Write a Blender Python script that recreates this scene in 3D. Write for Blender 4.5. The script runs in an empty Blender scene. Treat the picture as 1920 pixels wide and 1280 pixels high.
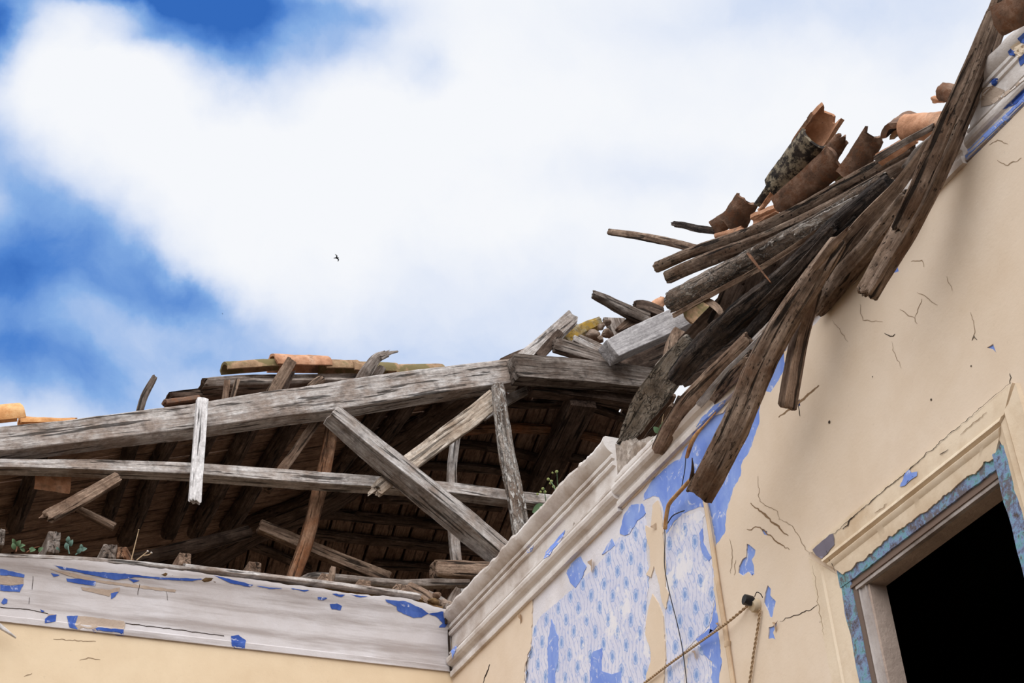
import bpy, bmesh, math, random
from mathutils import Vector, Matrix, noise
from mathutils.bvhtree import BVHTree

random.seed(7)
SC = bpy.context.scene
COL = SC.collection
# ------------------------------------------------------------------ camera
FPX = 3182.53
YAW, PIT, ROL = math.radians(27.40636), math.radians(33.80558), math.radians(-5.01445)
CAM = Vector((0, 0, 1.6))
FWD = Vector((math.sin(YAW)*math.cos(PIT), math.cos(YAW)*math.cos(PIT), math.sin(PIT)))
_r = Vector((math.cos(YAW), -math.sin(YAW), 0)); _u = _r.cross(FWD)
RGT = math.cos(ROL)*_r + math.sin(ROL)*_u
UPV = -math.sin(ROL)*_r + math.cos(ROL)*_u
cd = bpy.data.cameras.new('camera'); cam = bpy.data.objects.new('camera', cd); COL.objects.link(cam)
cd.sensor_width = 36; cd.lens = 36*FPX/1920; cd.clip_end = 2000; cd.clip_start = .05
M = Matrix((RGT, UPV, -FWD)).transposed().to_4x4(); M.translation = CAM
cam.matrix_world = M
SC.camera = cam
SC.view_settings.view_transform = 'Standard'; SC.view_settings.look = 'None'
SC.view_settings.gamma = 1; SC.view_settings.exposure = 0.0
SC.view_settings.use_curve_mapping = False

def ray(px, py): return FWD + (px-960)/FPX*RGT - (py-640)/FPX*UPV
def s2l(c):
    c = c/255
    return c/12.92 if c <= .04045 else ((c+.055)/1.055)**2.4
def rgb(r, g, b): return (s2l(r), s2l(g), s2l(b), 1)

# ------------------------------------------------------------------ node helper
class NT:
    def __init__(s, tree): s.t = tree; tree.nodes.clear()
    def n(s, typ, **kw):
        nd = s.t.nodes.new(typ)
        ins = kw.pop('i', {})
        for k, v in kw.items(): setattr(nd, k, v)
        for k, v in ins.items():
            sock = nd.inputs[k]
            if isinstance(v, bpy.types.NodeSocket): s.t.links.new(v, sock)
            else: sock.default_value = v
        return nd
    def math(s, op, a, b=0.0, c=None, clamp=False):
        d = {0: a, 1: b}
        if c is not None: d[2] = c
        return s.n('ShaderNodeMath', operation=op, use_clamp=clamp, i=d).outputs[0]
    def vm(s, op, a, b=(0, 0, 0)):
        return s.n('ShaderNodeVectorMath', operation=op, i={0: a, 1: b}).outputs[0]
    def dot(s, a, b): return s.n('ShaderNodeVectorMath', operation='DOT_PRODUCT', i={0: a, 1: b}).outputs['Value']
    def noise(s, vec, scale, det=4, rough=.55, out='Fac', dist=0):
        return s.n('ShaderNodeTexNoise', i={'Vector': vec, 'Scale': scale, 'Detail': det, 'Roughness': rough, 'Distortion': dist}).outputs[out]
    def ramp(s, fac, stops, interp='LINEAR'):
        nd = s.n('ShaderNodeValToRGB', i={0: fac}); cr = nd.color_ramp; cr.interpolation = interp
        while len(cr.elements) < len(stops): cr.elements.new(.5)
        for e, (p, c) in zip(cr.elements, stops):
            e.position = p; e.color = c if not isinstance(c, (int, float)) else (c, c, c, 1)
        return nd.outputs[0]
    def mix(s, fac, a, b, typ='MIX'):
        nd = s.n('ShaderNodeMix', data_type='RGBA', blend_type=typ)
        for idx, v in ((0, fac), (6, a), (7, b)):
            if isinstance(v, bpy.types.NodeSocket): s.t.links.new(v, nd.inputs[idx])
            else: nd.inputs[idx].default_value = v
        return nd.outputs[2]

# ------------------------------------------------------------------ sky
W = bpy.data.worlds.new('sky'); SC.world = W; W.use_nodes = True
w = NT(W.node_tree)
dirv = w.n('ShaderNodeTexCoord').outputs['Generated']
nw = w.n('ShaderNodeTexNoise', i={'Vector': dirv, 'Scale': 7.0, 'Detail': 8.0, 'Roughness': .55}).outputs['Color']
warp = w.vm('MULTIPLY', w.vm('SUBTRACT', nw, (.5, .5, .5)), (.10, .10, .10))
dw = w.vm('NORMALIZE', w.vm('ADD', dirv, warp))
gaps = [  # openings of blue between the clouds: direction, half sizes, tilt, strength
    (380, 15, 190, 85, 14, .92), (250, -10, 190, 45, 5, .60), (-10, 50, 75, 75, 0, 1.0), (430, 125, 110, 70, 10, .55), (265, 95, 70, 34, 0, .35),
    (150, 465, 230, 80, 30, .52), (0, 480, 110, 75, 0, .45), (-10, 570, 130, 80, 0, .72), (345, 530, 120, 38, 24, .46), (190, 545, 120, 44, 0, .22),
    (-10, 695, 210, 66, 0, .50), (130, 765, 380, 80, 3, .46), (340, 640, 220, 60, 0, .30), (-10, 290, 80, 90, 0, .45),
    (800, 100, 50, 44, 0, .24), (650, 5, 120, 40, 0, .42), (650, 75, 90, 40, 0, .20), (1420, 20, 240, 60, 0, .20), (960, 560, 320, 100, 0, .19), (700, 640, 320, 70, 5, .27),
    (1720, 40, 200, 90, 0, .16), (1250, 330, 260, 60, 0, .10)]
acc = None
for (px, py, sx, sy, ang, amp) in gaps:
    c = ray(px, py).normalized(); a = math.radians(ang)
    e1 = (math.cos(a)*RGT - math.sin(a)*UPV); e1 = (e1 - c*e1.dot(c)).normalized(); e2 = c.cross(e1)
    k1 = FPX/sx; k2 = FPX/sy
    off = w.vm('SUBTRACT', dw, tuple(c))
    x = w.math('MULTIPLY', w.dot(off, tuple(e1)), k1); y = w.math('MULTIPLY', w.dot(off, tuple(e2)), k2)
    r2 = w.math('ADD', w.math('MULTIPLY', x, x), w.math('MULTIPLY', y, y))
    g = w.math('MULTIPLY', w.math('EXPONENT', w.math('MULTIPLY', r2, -1.0)), amp)
    acc = g if acc is None else w.math('ADD', acc, g)
fine = w.noise(dw, 16, 8, .6)
soft = w.noise(dw, 5, 5, .5)
blue = w.math('ADD', acc, w.math('MULTIPLY', w.math('SUBTRACT', fine, .5), w.math('MINIMUM', w.math('ADD', .12, acc), .50)))
blue = w.math('ADD', blue, w.math('MULTIPLY', w.math('SUBTRACT', soft, .5), .18))
skycol = w.ramp(blue, [(0.0, rgb(246, 248, 252)), (.11, rgb(231, 237, 249)), (.33, rgb(198, 214, 242)), (.58, rgb(134, 174, 228)), (.82, rgb(80, 132, 208)), (1.0, rgb(52, 106, 188))])
el = w.n('ShaderNodeSeparateXYZ', i={0: dirv}).outputs[2]
horiz = w.n('ShaderNodeMapRange', i={0: el, 1: -.06, 2: .06, 3: 0.0, 4: 1.0}).outputs[0]
skyc = w.mix(horiz, (.07, .06, .05, 1), skycol)
bg = w.n('ShaderNodeBackground', i={0: skyc, 1: 1.0})
w.n('ShaderNodeOutputWorld', i={0: bg.outputs[0]})

# ------------------------------------------------------------------ sun behind thin cloud (very soft)
sd = bpy.data.lights.new('sun', 'SUN'); sd.energy = 3.3; sd.angle = math.radians(85); sd.color = (1, .985, .975)
sun = bpy.data.objects.new('sun', sd); COL.objects.link(sun)
sun_from = Vector((-.46, -.80, 1.0)).normalized()
sun.rotation_euler = sun_from.to_track_quat('Z', 'Y').to_euler()

# ------------------------------------------------------------------ geometry frame of the ruin
XA, YB = 2.52615, 5.60486          # inner faces of right wall and back wall
YT = 6.4                           # plane of the broken truss
ML, Z0 = .34147, 3.5308            # left roof slope: z = Z0 + ML*x (above the eye)
MH, ZB = .20, 4.6645               # hip slope: z = ZB - MH*(y-YT)
XB = (ZB-Z0)/ML
NL = Vector((ML, 0, -1)).normalized(); NH = Vector((0, -MH, -1)).normalized()

def pt(px, py, kind, off):
    d = ray(px, py)
    if kind == 'Y': t = off/d.y
    elif kind == 'X': t = (XA-off)/d.x
    elif kind == 'L': t = (Z0-off)/(d.z-ML*d.x)
    elif kind == 'H': t = (ZB-off+MH*YT)/(d.z+MH*d.y)
    elif kind == 'D': t = off/d.length
    return CAM + d*t
def pxm(P): return (P-CAM).dot(FWD)/FPX       # metres per photo pixel at P
HINT = {'Y': Vector((0, -1, 0)), 'X': None, 'L': NL, 'H': NH, 'D': None}

def tag(o, label=None, cat=None, group=None, kind=None):
    if label: o['label'] = label
    if cat: o['category'] = cat
    if group: o['group'] = group
    if kind: o['kind'] = kind
    return o
def link(name, bm, mat, parent=None, M=None, smooth=True):
    me = bpy.data.meshes.new(name)
    bm.normal_update(); bm.to_mesh(me); bm.free()
    for m in (mat if isinstance(mat, (list, tuple)) else [mat]): me.materials.append(m)
    if smooth:
        for p in me.polygons: p.use_smooth = True
        try: me.set_sharp_from_angle(angle=math.radians(38))
        except Exception: pass
    o = bpy.data.objects.new(name, me); COL.objects.link(o)
    if M is not None: o.matrix_world = M
    if parent is not None:
        o.parent = parent
        o.matrix_parent_inverse = parent.matrix_world.inverted()
    return o
def empty(name, loc):
    o = bpy.data.objects.new(name, None); COL.objects.link(o)
    o.matrix_world = Matrix.Translation(loc); o.empty_display_size = .05
    return o

# ------------------------------------------------------------------ materials
def mat_new(name):
    m = bpy.data.materials.new(name); m.use_nodes = True
    return m, NT(m.node_tree)
def finish(t, col, rough=.9, height=None, bump=.3, dist=.01, spec=.25):
    b = t.n('ShaderNodeBsdfPrincipled', i={'Base Color': col, 'Roughness': rough, 'Specular IOR Level': spec})
    if height is not None:
        bp = t.n('ShaderNodeBump', i={'Strength': bump, 'Distance': dist, 'Height': height})
        t.t.links.new(bp.outputs[0], b.inputs['Normal'])
    t.n('ShaderNodeOutputMaterial', i={0: b.outputs[0]})

def wood(name, dark, mid, light, stain=None, crack=.5, bark=0.0, bump=.7, flake=None, pits=0.0):
    m, t = mat_new(name)
    g = t.n('ShaderNodeAttribute', attribute_name='g').outputs['Vector']
    rnd = t.n('ShaderNodeObjectInfo').outputs['Random']
    g = t.vm('ADD', g, t.n('ShaderNodeCombineXYZ', i={0: t.math('MULTIPLY', rnd, 37.0), 1: t.math('MULTIPLY', rnd, 11.0), 2: 0.0}).outputs[0])
    n1 = t.noise(t.vm('MULTIPLY', g, (9, 115, 115)), 1, 7, .7)
    n2 = t.noise(t.vm('MULTIPLY', g, (2.4, 26, 26)), 1, 4, .6, dist=.6)
    n3 = t.noise(t.vm('MULTIPLY', g, (4.2, 62, 62)), 1, 3, .5, dist=.4)
    n4 = t.noise(g, 6.5, 5, .6)
    mixv = t.math('ADD', t.math('MULTIPLY', n1, .55), t.math('MULTIPLY', n2, .45))
    col = t.ramp(mixv, [(.30, dark), (.47, mid), (.66, light)])
    if stain:
        col = t.mix(t.ramp(n4, [(.46, 0), (.62, .75)]), col, stain)
    ck = t.ramp(n3, [(.36, 1), (.425, 0)])
    col = t.mix(t.math('MULTIPLY', ck, crack), col, tuple(c*.16 for c in dark[:3])+(1,))
    # blotches of dirt
    col = t.mix(t.ramp(t.noise(g, 16, 4, .6), [(.30, .55), (.45, 0)]), col, dark)
    n5 = t.noise(t.vm('MULTIPLY', g, (45, 75, 75)), 1, 6, .72)
    k5 = t.math('ADD', .22, t.math('MULTIPLY', n5, 1.56))
    col = t.mix(1.0, col, t.n('ShaderNodeCombineColor', i={0: k5, 1: k5, 2: k5}).outputs[0], 'MULTIPLY')
    h = t.math('ADD', t.math('SUBTRACT', mixv, t.math('MULTIPLY', ck, .5)), t.math('MULTIPLY', n5, .5))
    if bark > 0:
        wv = t.vm('ADD', g, t.vm('MULTIPLY', t.vm('SUBTRACT', t.n('ShaderNodeTexNoise', i={'Vector': g, 'Scale': 26.0, 'Detail': 4.0}).outputs['Color'], (.5, .5, .5)), (.09, .03, .03)))
        v = t.n('ShaderNodeTexVoronoi', feature='DISTANCE_TO_EDGE', i={'Vector': t.vm('MULTIPLY', wv, (34, 70, 70)), 'Scale': 1.0}).outputs['Distance']
        bk = t.math('MULTIPLY', t.ramp(v, [(.01, 1), (.09, 0)]), t.ramp(t.noise(g, 21, 3, .6), [(.40, 0), (.56, 1)]))
        col = t.mix(t.math('MULTIPLY', bk, bark), col, tuple(c*.35 for c in dark[:3])+(1,))
        h = t.math('SUBTRACT', h, t.math('MULTIPLY', bk, .8*bark))
        h = t.math('ADD', h, t.math('MULTIPLY', t.noise(g, 130, 4, .7), .8*bark))
    if flake:
        fm = t.ramp(t.noise(t.vm('MULTIPLY', g, (22, 60, 60)), 1, 6, .68, dist=.9), [(.52 if name != 'wood_bark_log' else .535, 0), (.56 if name != 'wood_bark_log' else .60, .85)])
        col = t.mix(fm, col, flake); h = t.math('ADD', h, t.math('MULTIPLY', fm, .5))
    if pits > 0:
        pm = t.ramp(t.noise(t.vm('MULTIPLY', g, (55, 130, 130)), 1, 4, .6), [(.33, pits), (.40, 0)])
        pm = t.math('MULTIPLY', pm, t.ramp(t.noise(g, 12, 3, .6), [(.42, .15), (.58, 1)]))
        col = t.mix(pm, col, tuple(c*.25 for c in dark[:3])+(1,)); h = t.math('SUBTRACT', h, pm)
    br = t.math('ADD', .82, t.math('MULTIPLY', t.math('FRACT', t.math('MULTIPLY', rnd, 7.31)), .36))
    col = t.mix(1.0, col, t.n('ShaderNodeCombineColor', i={0: br, 1: br, 2: br}).outputs[0], 'MULTIPLY')
    finish(t, col, .92, h, bump, .012, .15)
    return m
GREY = wood('wood_grey', rgb(78, 69, 64), rgb(170, 161, 155), rgb(224, 220, 218), rgb(138, 120, 107), .8)
GREYD = wood('wood_grey_dark', rgb(46, 39, 35), rgb(116, 104, 96), rgb(176, 166, 158), rgb(80, 65, 55), .8)
TAN = wood('wood_pale_tan', rgb(84, 70, 58), rgb(172, 156, 140), rgb(220, 210, 199), rgb(144, 124, 106), .7)
SLATE = wood('wood_slate', rgb(104, 100, 100), rgb(152, 148, 148), rgb(186, 182, 182), None, .3, bump=.3)
BLEACH = wood('wood_bleached', rgb(104, 96, 92), rgb(212, 207, 206), rgb(244, 242, 242), None, .9)
LOGB = wood('wood_bark_log', rgb(60, 48, 40), rgb(124, 107, 94), rgb(182, 168, 156), rgb(92, 74, 60), .7, .4, 1.2, rgb(196, 186, 177), .6)
BARKY = wood('wood_flaking', rgb(84, 70, 60), rgb(158, 144, 133), rgb(214, 206, 198), rgb(120, 98, 82), .6, .35, 1.0, rgb(226, 220, 214))
BROWN = wood('wood_brown', rgb(54, 41, 33), rgb(120, 99, 84), rgb(178, 154, 134), rgb(92, 70, 56), .85, pits=.4)
ROT = wood('wood_rotten', rgb(42, 32, 26), rgb(116, 97, 83), rgb(178, 156, 138), rgb(98, 72, 54), .9, .0, 1.1, None, .9)
RED = wood('wood_red_brown', rgb(58, 38, 28), rgb(118, 88, 68), rgb(170, 134, 108), rgb(132, 84, 54), .8)
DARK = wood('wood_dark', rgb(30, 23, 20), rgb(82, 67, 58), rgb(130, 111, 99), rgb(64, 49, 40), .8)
CHAR = wood('wood_charred', rgb(12, 10, 10), rgb(44, 37, 34), rgb(116, 103, 95), rgb(58, 44, 34), .9, .3, 1.1, None, .6)
MOSSY = wood('wood_grey_bark', rgb(76, 67, 58), rgb(158, 147, 134), rgb(206, 197, 186), rgb(118, 104, 90), .6, .5, 1.4, None, .8)
PLANK = wood('wood_roof_boards', rgb(66, 50, 42), rgb(138, 112, 96), rgb(176, 150, 132), rgb(104, 80, 66), .6)
CANE = wood('cane', rgb(96, 50, 24), rgb(186, 140, 92), rgb(226, 196, 150), rgb(120, 66, 34), .3, bump=.2)

def terracotta(name, a, b, c, lichen=None, amt=.5, spot=None):
    m, t = mat_new(name)
    co = t.n('ShaderNodeTexCoord').outputs['Object']
    rnd = t.n('ShaderNodeObjectInfo').outputs['Random']
    co = t.vm('ADD', co, t.n('ShaderNodeCombineXYZ', i={0: t.math('MULTIPLY', rnd, 9.0), 1: 0.0, 2: 0.0}).outputs[0])
    n1 = t.noise(co, 22, 6, .65); n2 = t.noise(co, 7, 4, .6); n3 = t.noise(co, 150, 3, .6)
    col = t.ramp(t.math('ADD', t.math('MULTIPLY', n1, .5), t.math('MULTIPLY', n2, .5)), [(.34, a), (.5, b), (.64, c)])
    if lichen:
        col = t.mix(t.ramp(n2, [(.62-amt*.3, 0), (.70-amt*.3, .95)]), col, lichen)
    if spot:
        col = t.mix(t.ramp(t.noise(co, 34, 6, .72), [(.48, 0), (.58, .8)]), col, spot)
    col = t.mix(t.ramp(n3, [(.25, .5), (.4, 0)]), col, tuple(x*.5 for x in a[:3])+(1,))
    finish(t, col, .9, t.math('ADD', n1, t.math('MULTIPLY', n3, .6)), .45, .006, .15)
    return m
TC = terracotta('terracotta', rgb(134, 94, 70), rgb(188, 140, 110), rgb(218, 176, 148), rgb(126, 100, 82), .25)
TCM = terracotta('terracotta_mossy', rgb(106, 84, 62), rgb(160, 130, 102), rgb(190, 158, 130), rgb(112, 102, 70), .55)
TCD = terracotta('terracotta_dark', rgb(62, 45, 36), rgb(130, 102, 85), rgb(182, 152, 132), rgb(92, 72, 60), .5, rgb(112, 78, 58))
TCL = terracotta('terracotta_lichen', rgb(30, 27, 26), rgb(52, 46, 43), rgb(84, 72, 64), rgb(34, 31, 30), .4, rgb(150, 138, 118))
TCY = terracotta('terracotta_yellow', rgb(150, 100, 60), rgb(196, 142, 92), rgb(222, 178, 128), None)
LICH = terracotta('stone_yellow_lichen', rgb(96, 90, 80), rgb(150, 138, 112), rgb(182, 172, 152), rgb(172, 138, 58), .55, rgb(120, 96, 50))
STONE = terracotta('rubble_stone', rgb(92, 76, 66), rgb(150, 132, 118), rgb(198, 182, 166), rgb(116, 92, 76), .4)
RUB = terracotta('lime_rubble', rgb(104, 92, 82), rgb(172, 160, 150), rgb(216, 208, 200), rgb(134, 118, 104), .45, rgb(120, 108, 98))
MUD = terracotta('mud_mortar', rgb(62, 46, 30), rgb(126, 98, 66), rgb(180, 146, 100), rgb(84, 64, 42), .5)

def plaster(name, base, var, dirt=None, bump=.12, dirt_amt=.35, streak=False):
    m, t = mat_new(name)
    co = t.n('ShaderNodeTexCoord').outputs['Object']
    n1 = t.noise(co, 1.6, 5, .55); n2 = t.noise(co, 9, 5, .6); n3 = t.noise(co, 90, 4, .6)
    col = t.mix(t.ramp(t.math('ADD', t.math('MULTIPLY', n1, .6), t.math('MULTIPLY', n2, .4)), [(.38, 0), (.62, 1)]), base, var)
    if dirt:
        src = t.noise(t.vm('MULTIPLY', co, (1.2, 1.2, 16)), 1.6, 5, .6) if streak else t.noise(co, 4.2, 6, .65)
        col = t.mix(t.math('MULTIPLY', t.ramp(src, [(.46, 0), (.66, 1)]), dirt_amt), col, dirt)
    col = t.mix(t.ramp(n3, [(.24, .25), (.36, 0)]), col, tuple(x*.6 for x in var[:3])+(1,))
    finish(t, col, .85, t.math('ADD', t.math('MULTIPLY', n3, .5), n2), bump, .01, .2)
    return m
CREAM = plaster('cream_paint', rgb(221, 204, 185), rgb(215, 196, 174), rgb(196, 172, 146), .10, .22)
CREAMB = plaster('cream_paint_back', rgb(220, 199, 169), rgb(213, 190, 159), rgb(190, 164, 132), .10, .22)
CASE = plaster('cream_casing_paint', rgb(222, 206, 184), rgb(212, 193, 168), rgb(178, 148, 114), .15, .6)
WHITE = plaster('lime_white', rgb(228, 224, 226), rgb(206, 204, 212), rgb(192, 180, 170), .3, .5)
CORN = plaster('cornice_white', rgb(204, 199, 200), rgb(188, 180, 178), rgb(142, 130, 124), .2, .7, True)
CORNR = plaster('cornice_grimy', rgb(224, 219, 216), rgb(202, 193, 187), rgb(150, 130, 114), .35, .7)
BAREP = plaster('bare_plaster', rgb(184, 166, 150), rgb(160, 140, 124), rgb(120, 100, 86), .4, .5)
SOIL = plaster('floor_debris', rgb(106, 90, 74), rgb(82, 69, 57), rgb(60, 51, 43), .4, .6)
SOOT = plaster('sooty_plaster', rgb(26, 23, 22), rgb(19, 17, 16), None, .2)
PIPEP = plaster('pipe_paint', rgb(214, 192, 164), rgb(196, 170, 142), rgb(150, 120, 92), .1, .4)

def paint_blue(name, base, pale, scr=.35):
    m, t = mat_new(name)
    co = t.n('ShaderNodeTexCoord').outputs['Object']
    n1 = t.noise(t.vm('MULTIPLY', co, (9, 9, 5)), 1, 6, .65, dist=.6); n2 = t.noise(co, 26, 6, .7, dist=.8)
    col = t.mix(t.ramp(n1, [(.42, 0), (.62, .8)]), base, pale)
    col = t.mix(t.ramp(n2, [(.64-scr*.2, 0), (.70-scr*.15, .75)]), col, rgb(214, 216, 228))
    finish(t, col, .8, n2, .15, .004, .25)
    return m
BLUE = paint_blue('blue_paint', rgb(112, 140, 214), rgb(142, 166, 222), .35)
BLUED = paint_blue('blue_paint_deep', rgb(44, 74, 148), rgb(80, 108, 178), .2)

def wallpaper():
    m, t = mat_new('floral_wallpaper')
    co = t.n('ShaderNodeTexCoord').outputs['Object']
    wob = t.vm('MULTIPLY', t.vm('SUBTRACT', t.n('ShaderNodeTexNoise', i={'Vector': co, 'Scale': 18.0, 'Detail': 3.0}).outputs['Color'], (.5, .5, .5)), (.012, .012, .012))
    sp = t.n('ShaderNodeSeparateXYZ', i={0: t.vm('ADD', co, wob)})
    u = t.math('DIVIDE', sp.outputs[1], .094); v = t.math('DIVIDE', sp.outputs[2], .064)
    row = t.math('FLOOR', v)
    uu = t.math('ADD', u, t.math('MULTIPLY', t.math('FLOORED_MODULO', row, 2.0), .5))
    fu = t.math('SUBTRACT', t.math('FRACT', uu), .5); fv = t.math('SUBTRACT', t.math('FRACT', v), .5)
    d = t.math('SQRT', t.math('ADD', t.math('POWER', t.math('MULTIPLY', fu, 1.5), 2.0), t.math('POWER', t.math('MULTIPLY', fv, .75), 2.0)))
    pet = t.noise(co, 150, 3, .7)
    dd = t.math('ADD', d, t.math('MULTIPLY', t.math('SUBTRACT', pet, .5), .24))
    base = t.mix(t.ramp(t.noise(co, 9, 5, .6), [(.4, 0), (.65, 1)]), rgb(212, 213, 228), rgb(198, 201, 222))
    # meandering stems
    lu = t.math('ADD', t.math('MULTIPLY', u, 4.0), t.math('MULTIPLY', t.math('SINE', t.math('MULTIPLY', v, 3.1416)), .38))
    ln = t.math('ABSOLUTE', t.math('SUBTRACT', t.math('FRACT', lu), .5))
    lm = t.ramp(t.math('ADD', ln, t.math('MULTIPLY', t.math('SUBTRACT', t.noise(co, 60, 3, .6), .5), .30)), [(.050, .55), (.10, 0)])
    col = t.mix(lm, base, rgb(150, 160, 200))
    # leaves
    lf = t.ramp(t.noise(t.vm('MULTIPLY', co, (1, 1, .55)), 95, 2, .5), [(.58, 0), (.64, .55)])
    col = t.mix(lf, col, rgb(142, 164, 214))
    # ring of petals, then the heart
    col = t.mix(t.ramp(dd, [(.22, .65), (.30, 0)]), col, rgb(160, 182, 222))
    col = t.mix(t.ramp(t.math('ABSOLUTE', t.math('SUBTRACT', dd, .24)), [(.008, .65), (.022, 0)]), col, rgb(104, 136, 196))
    col = t.mix(t.ramp(dd, [(.10, .75), (.16, 0)]), col, rgb(104, 140, 198))
    wear = t.ramp(t.noise(co, 7, 6, .68), [(.58, 0), (.63, .85)])
    col = t.mix(wear, col, rgb(226, 224, 228))
    finish(t, col, .85, pet, .05, .003, .2)
    return m
PAPER = wallpaper()

def teal():
    m, t = mat_new('flaking_teal_paint')
    co = t.n('ShaderNodeTexCoord').outputs['Object']
    n = t.noise(t.vm('MULTIPLY', co, (34, 30, 30)), 1, 7, .75, dist=.3); n2 = t.noise(co, 22, 7, .75, dist=.3)
    col = t.ramp(n, [(.36, rgb(84, 74, 70)), (.44, rgb(104, 110, 134)), (.51, rgb(124, 146, 182)), (.58, rgb(104, 158, 164)), (.64, rgb(96, 92, 96))])
    col = t.mix(t.ramp(n2, [(.52, 0), (.58, .85)]), col, rgb(102, 92, 90))
    finish(t, col, .8, t.math('ADD', n, n2), .5, .006, .25)
    return m
TEAL = teal()
def plain(name, c, rough=.6, spec=.3):
    m, t = mat_new(name)
    co = t.n('ShaderNodeTexCoord').outputs['Object']
    col = t.mix(t.noise(co, 40, 3, .6), c, tuple(x*.65 for x in c[:3])+(1,))
    finish(t, col, rough, None, spec=spec); return m
BLACK = plain('black_plastic', rgb(24, 23, 24), .45)
WIRE = plain('black_wire', rgb(30, 30, 36), .5)
ROPE = plain('twisted_flex', rgb(176, 148, 116), .9)
CRACKM = plain('crack', rgb(52, 40, 32), 1)
CRACKL = plain('hairline_crack', rgb(158, 134, 108), 1)
SCUFF = plain('scuff', rgb(140, 112, 84), 1)
IVORY = plain('ceramic', rgb(206, 186, 156), .5)
LEAF = plain('leaf_green', rgb(92, 118, 84), .7); LEAFY = plain('bud_green', rgb(150, 158, 96), .7)
LEAFB = plain('leaf_bluish', rgb(104, 132, 120), .7); DRY = plain('dry_stalk', rgb(176, 150, 118), .8)
DRYR = plain('dry_moss', rgb(122, 78, 54), .9); FLUFF = plain('seed_head', rgb(206, 196, 186), .9)
BIRD = plain('bird_feathers', rgb(24, 24, 30), .8); FRAMEW = plaster('worn_white_frame', rgb(196, 189, 186), rgb(152, 142, 137), rgb(100, 86, 76), .35, .75)
FRAMED = wood('wood_frame', rgb(54, 44, 40), rgb(120, 102, 92), rgb(178, 162, 152), rgb(96, 78, 68), .8)
SOFFIT = plaster('reveal_plaster', rgb(190, 172, 160), rgb(168, 150, 138), rgb(128, 112, 102), .5, .5)

# ------------------------------------------------------------------ shape builders
def frame(T, hint, P):
    T = T.normalized()
    N = hint if hint is not None else (CAM-P).normalized()
    N = (N - T*N.dot(T))
    if N.length < 1e-4: N = T.orthogonal()
    N.normalize(); return T, N.cross(T).normalized(), N
def resample(pts, ws, step):
    # smooth the path with Catmull-Rom, resample evenly
    n = len(pts); out = []; L = [0]
    for i in range(n-1): L.append(L[-1]+(pts[i+1]-pts[i]).length)
    tot = L[-1]; k = max(4, min(90, int(tot/step)))
    for j in range(k+1):
        s = tot*j/k; i = 0
        while i < n-2 and s > L[i+1]: i += 1
        t = (s-L[i])/max(1e-9, L[i+1]-L[i])
        p1, p2 = pts[i], pts[i+1]
        p0 = pts[i-1] if i > 0 else p1*2-p2
        p3 = pts[i+2] if i+2 < n else p2*2-p1
        p = .5*((2*p1)+(p2-p0)*t+(2*p0-5*p1+4*p2-p3)*t*t+(3*p1-p0-3*p2+p3)*t**3)
        out.append((p, ws[i]*(1-t)+ws[i+1]*t, s))
    return out, tot

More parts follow.
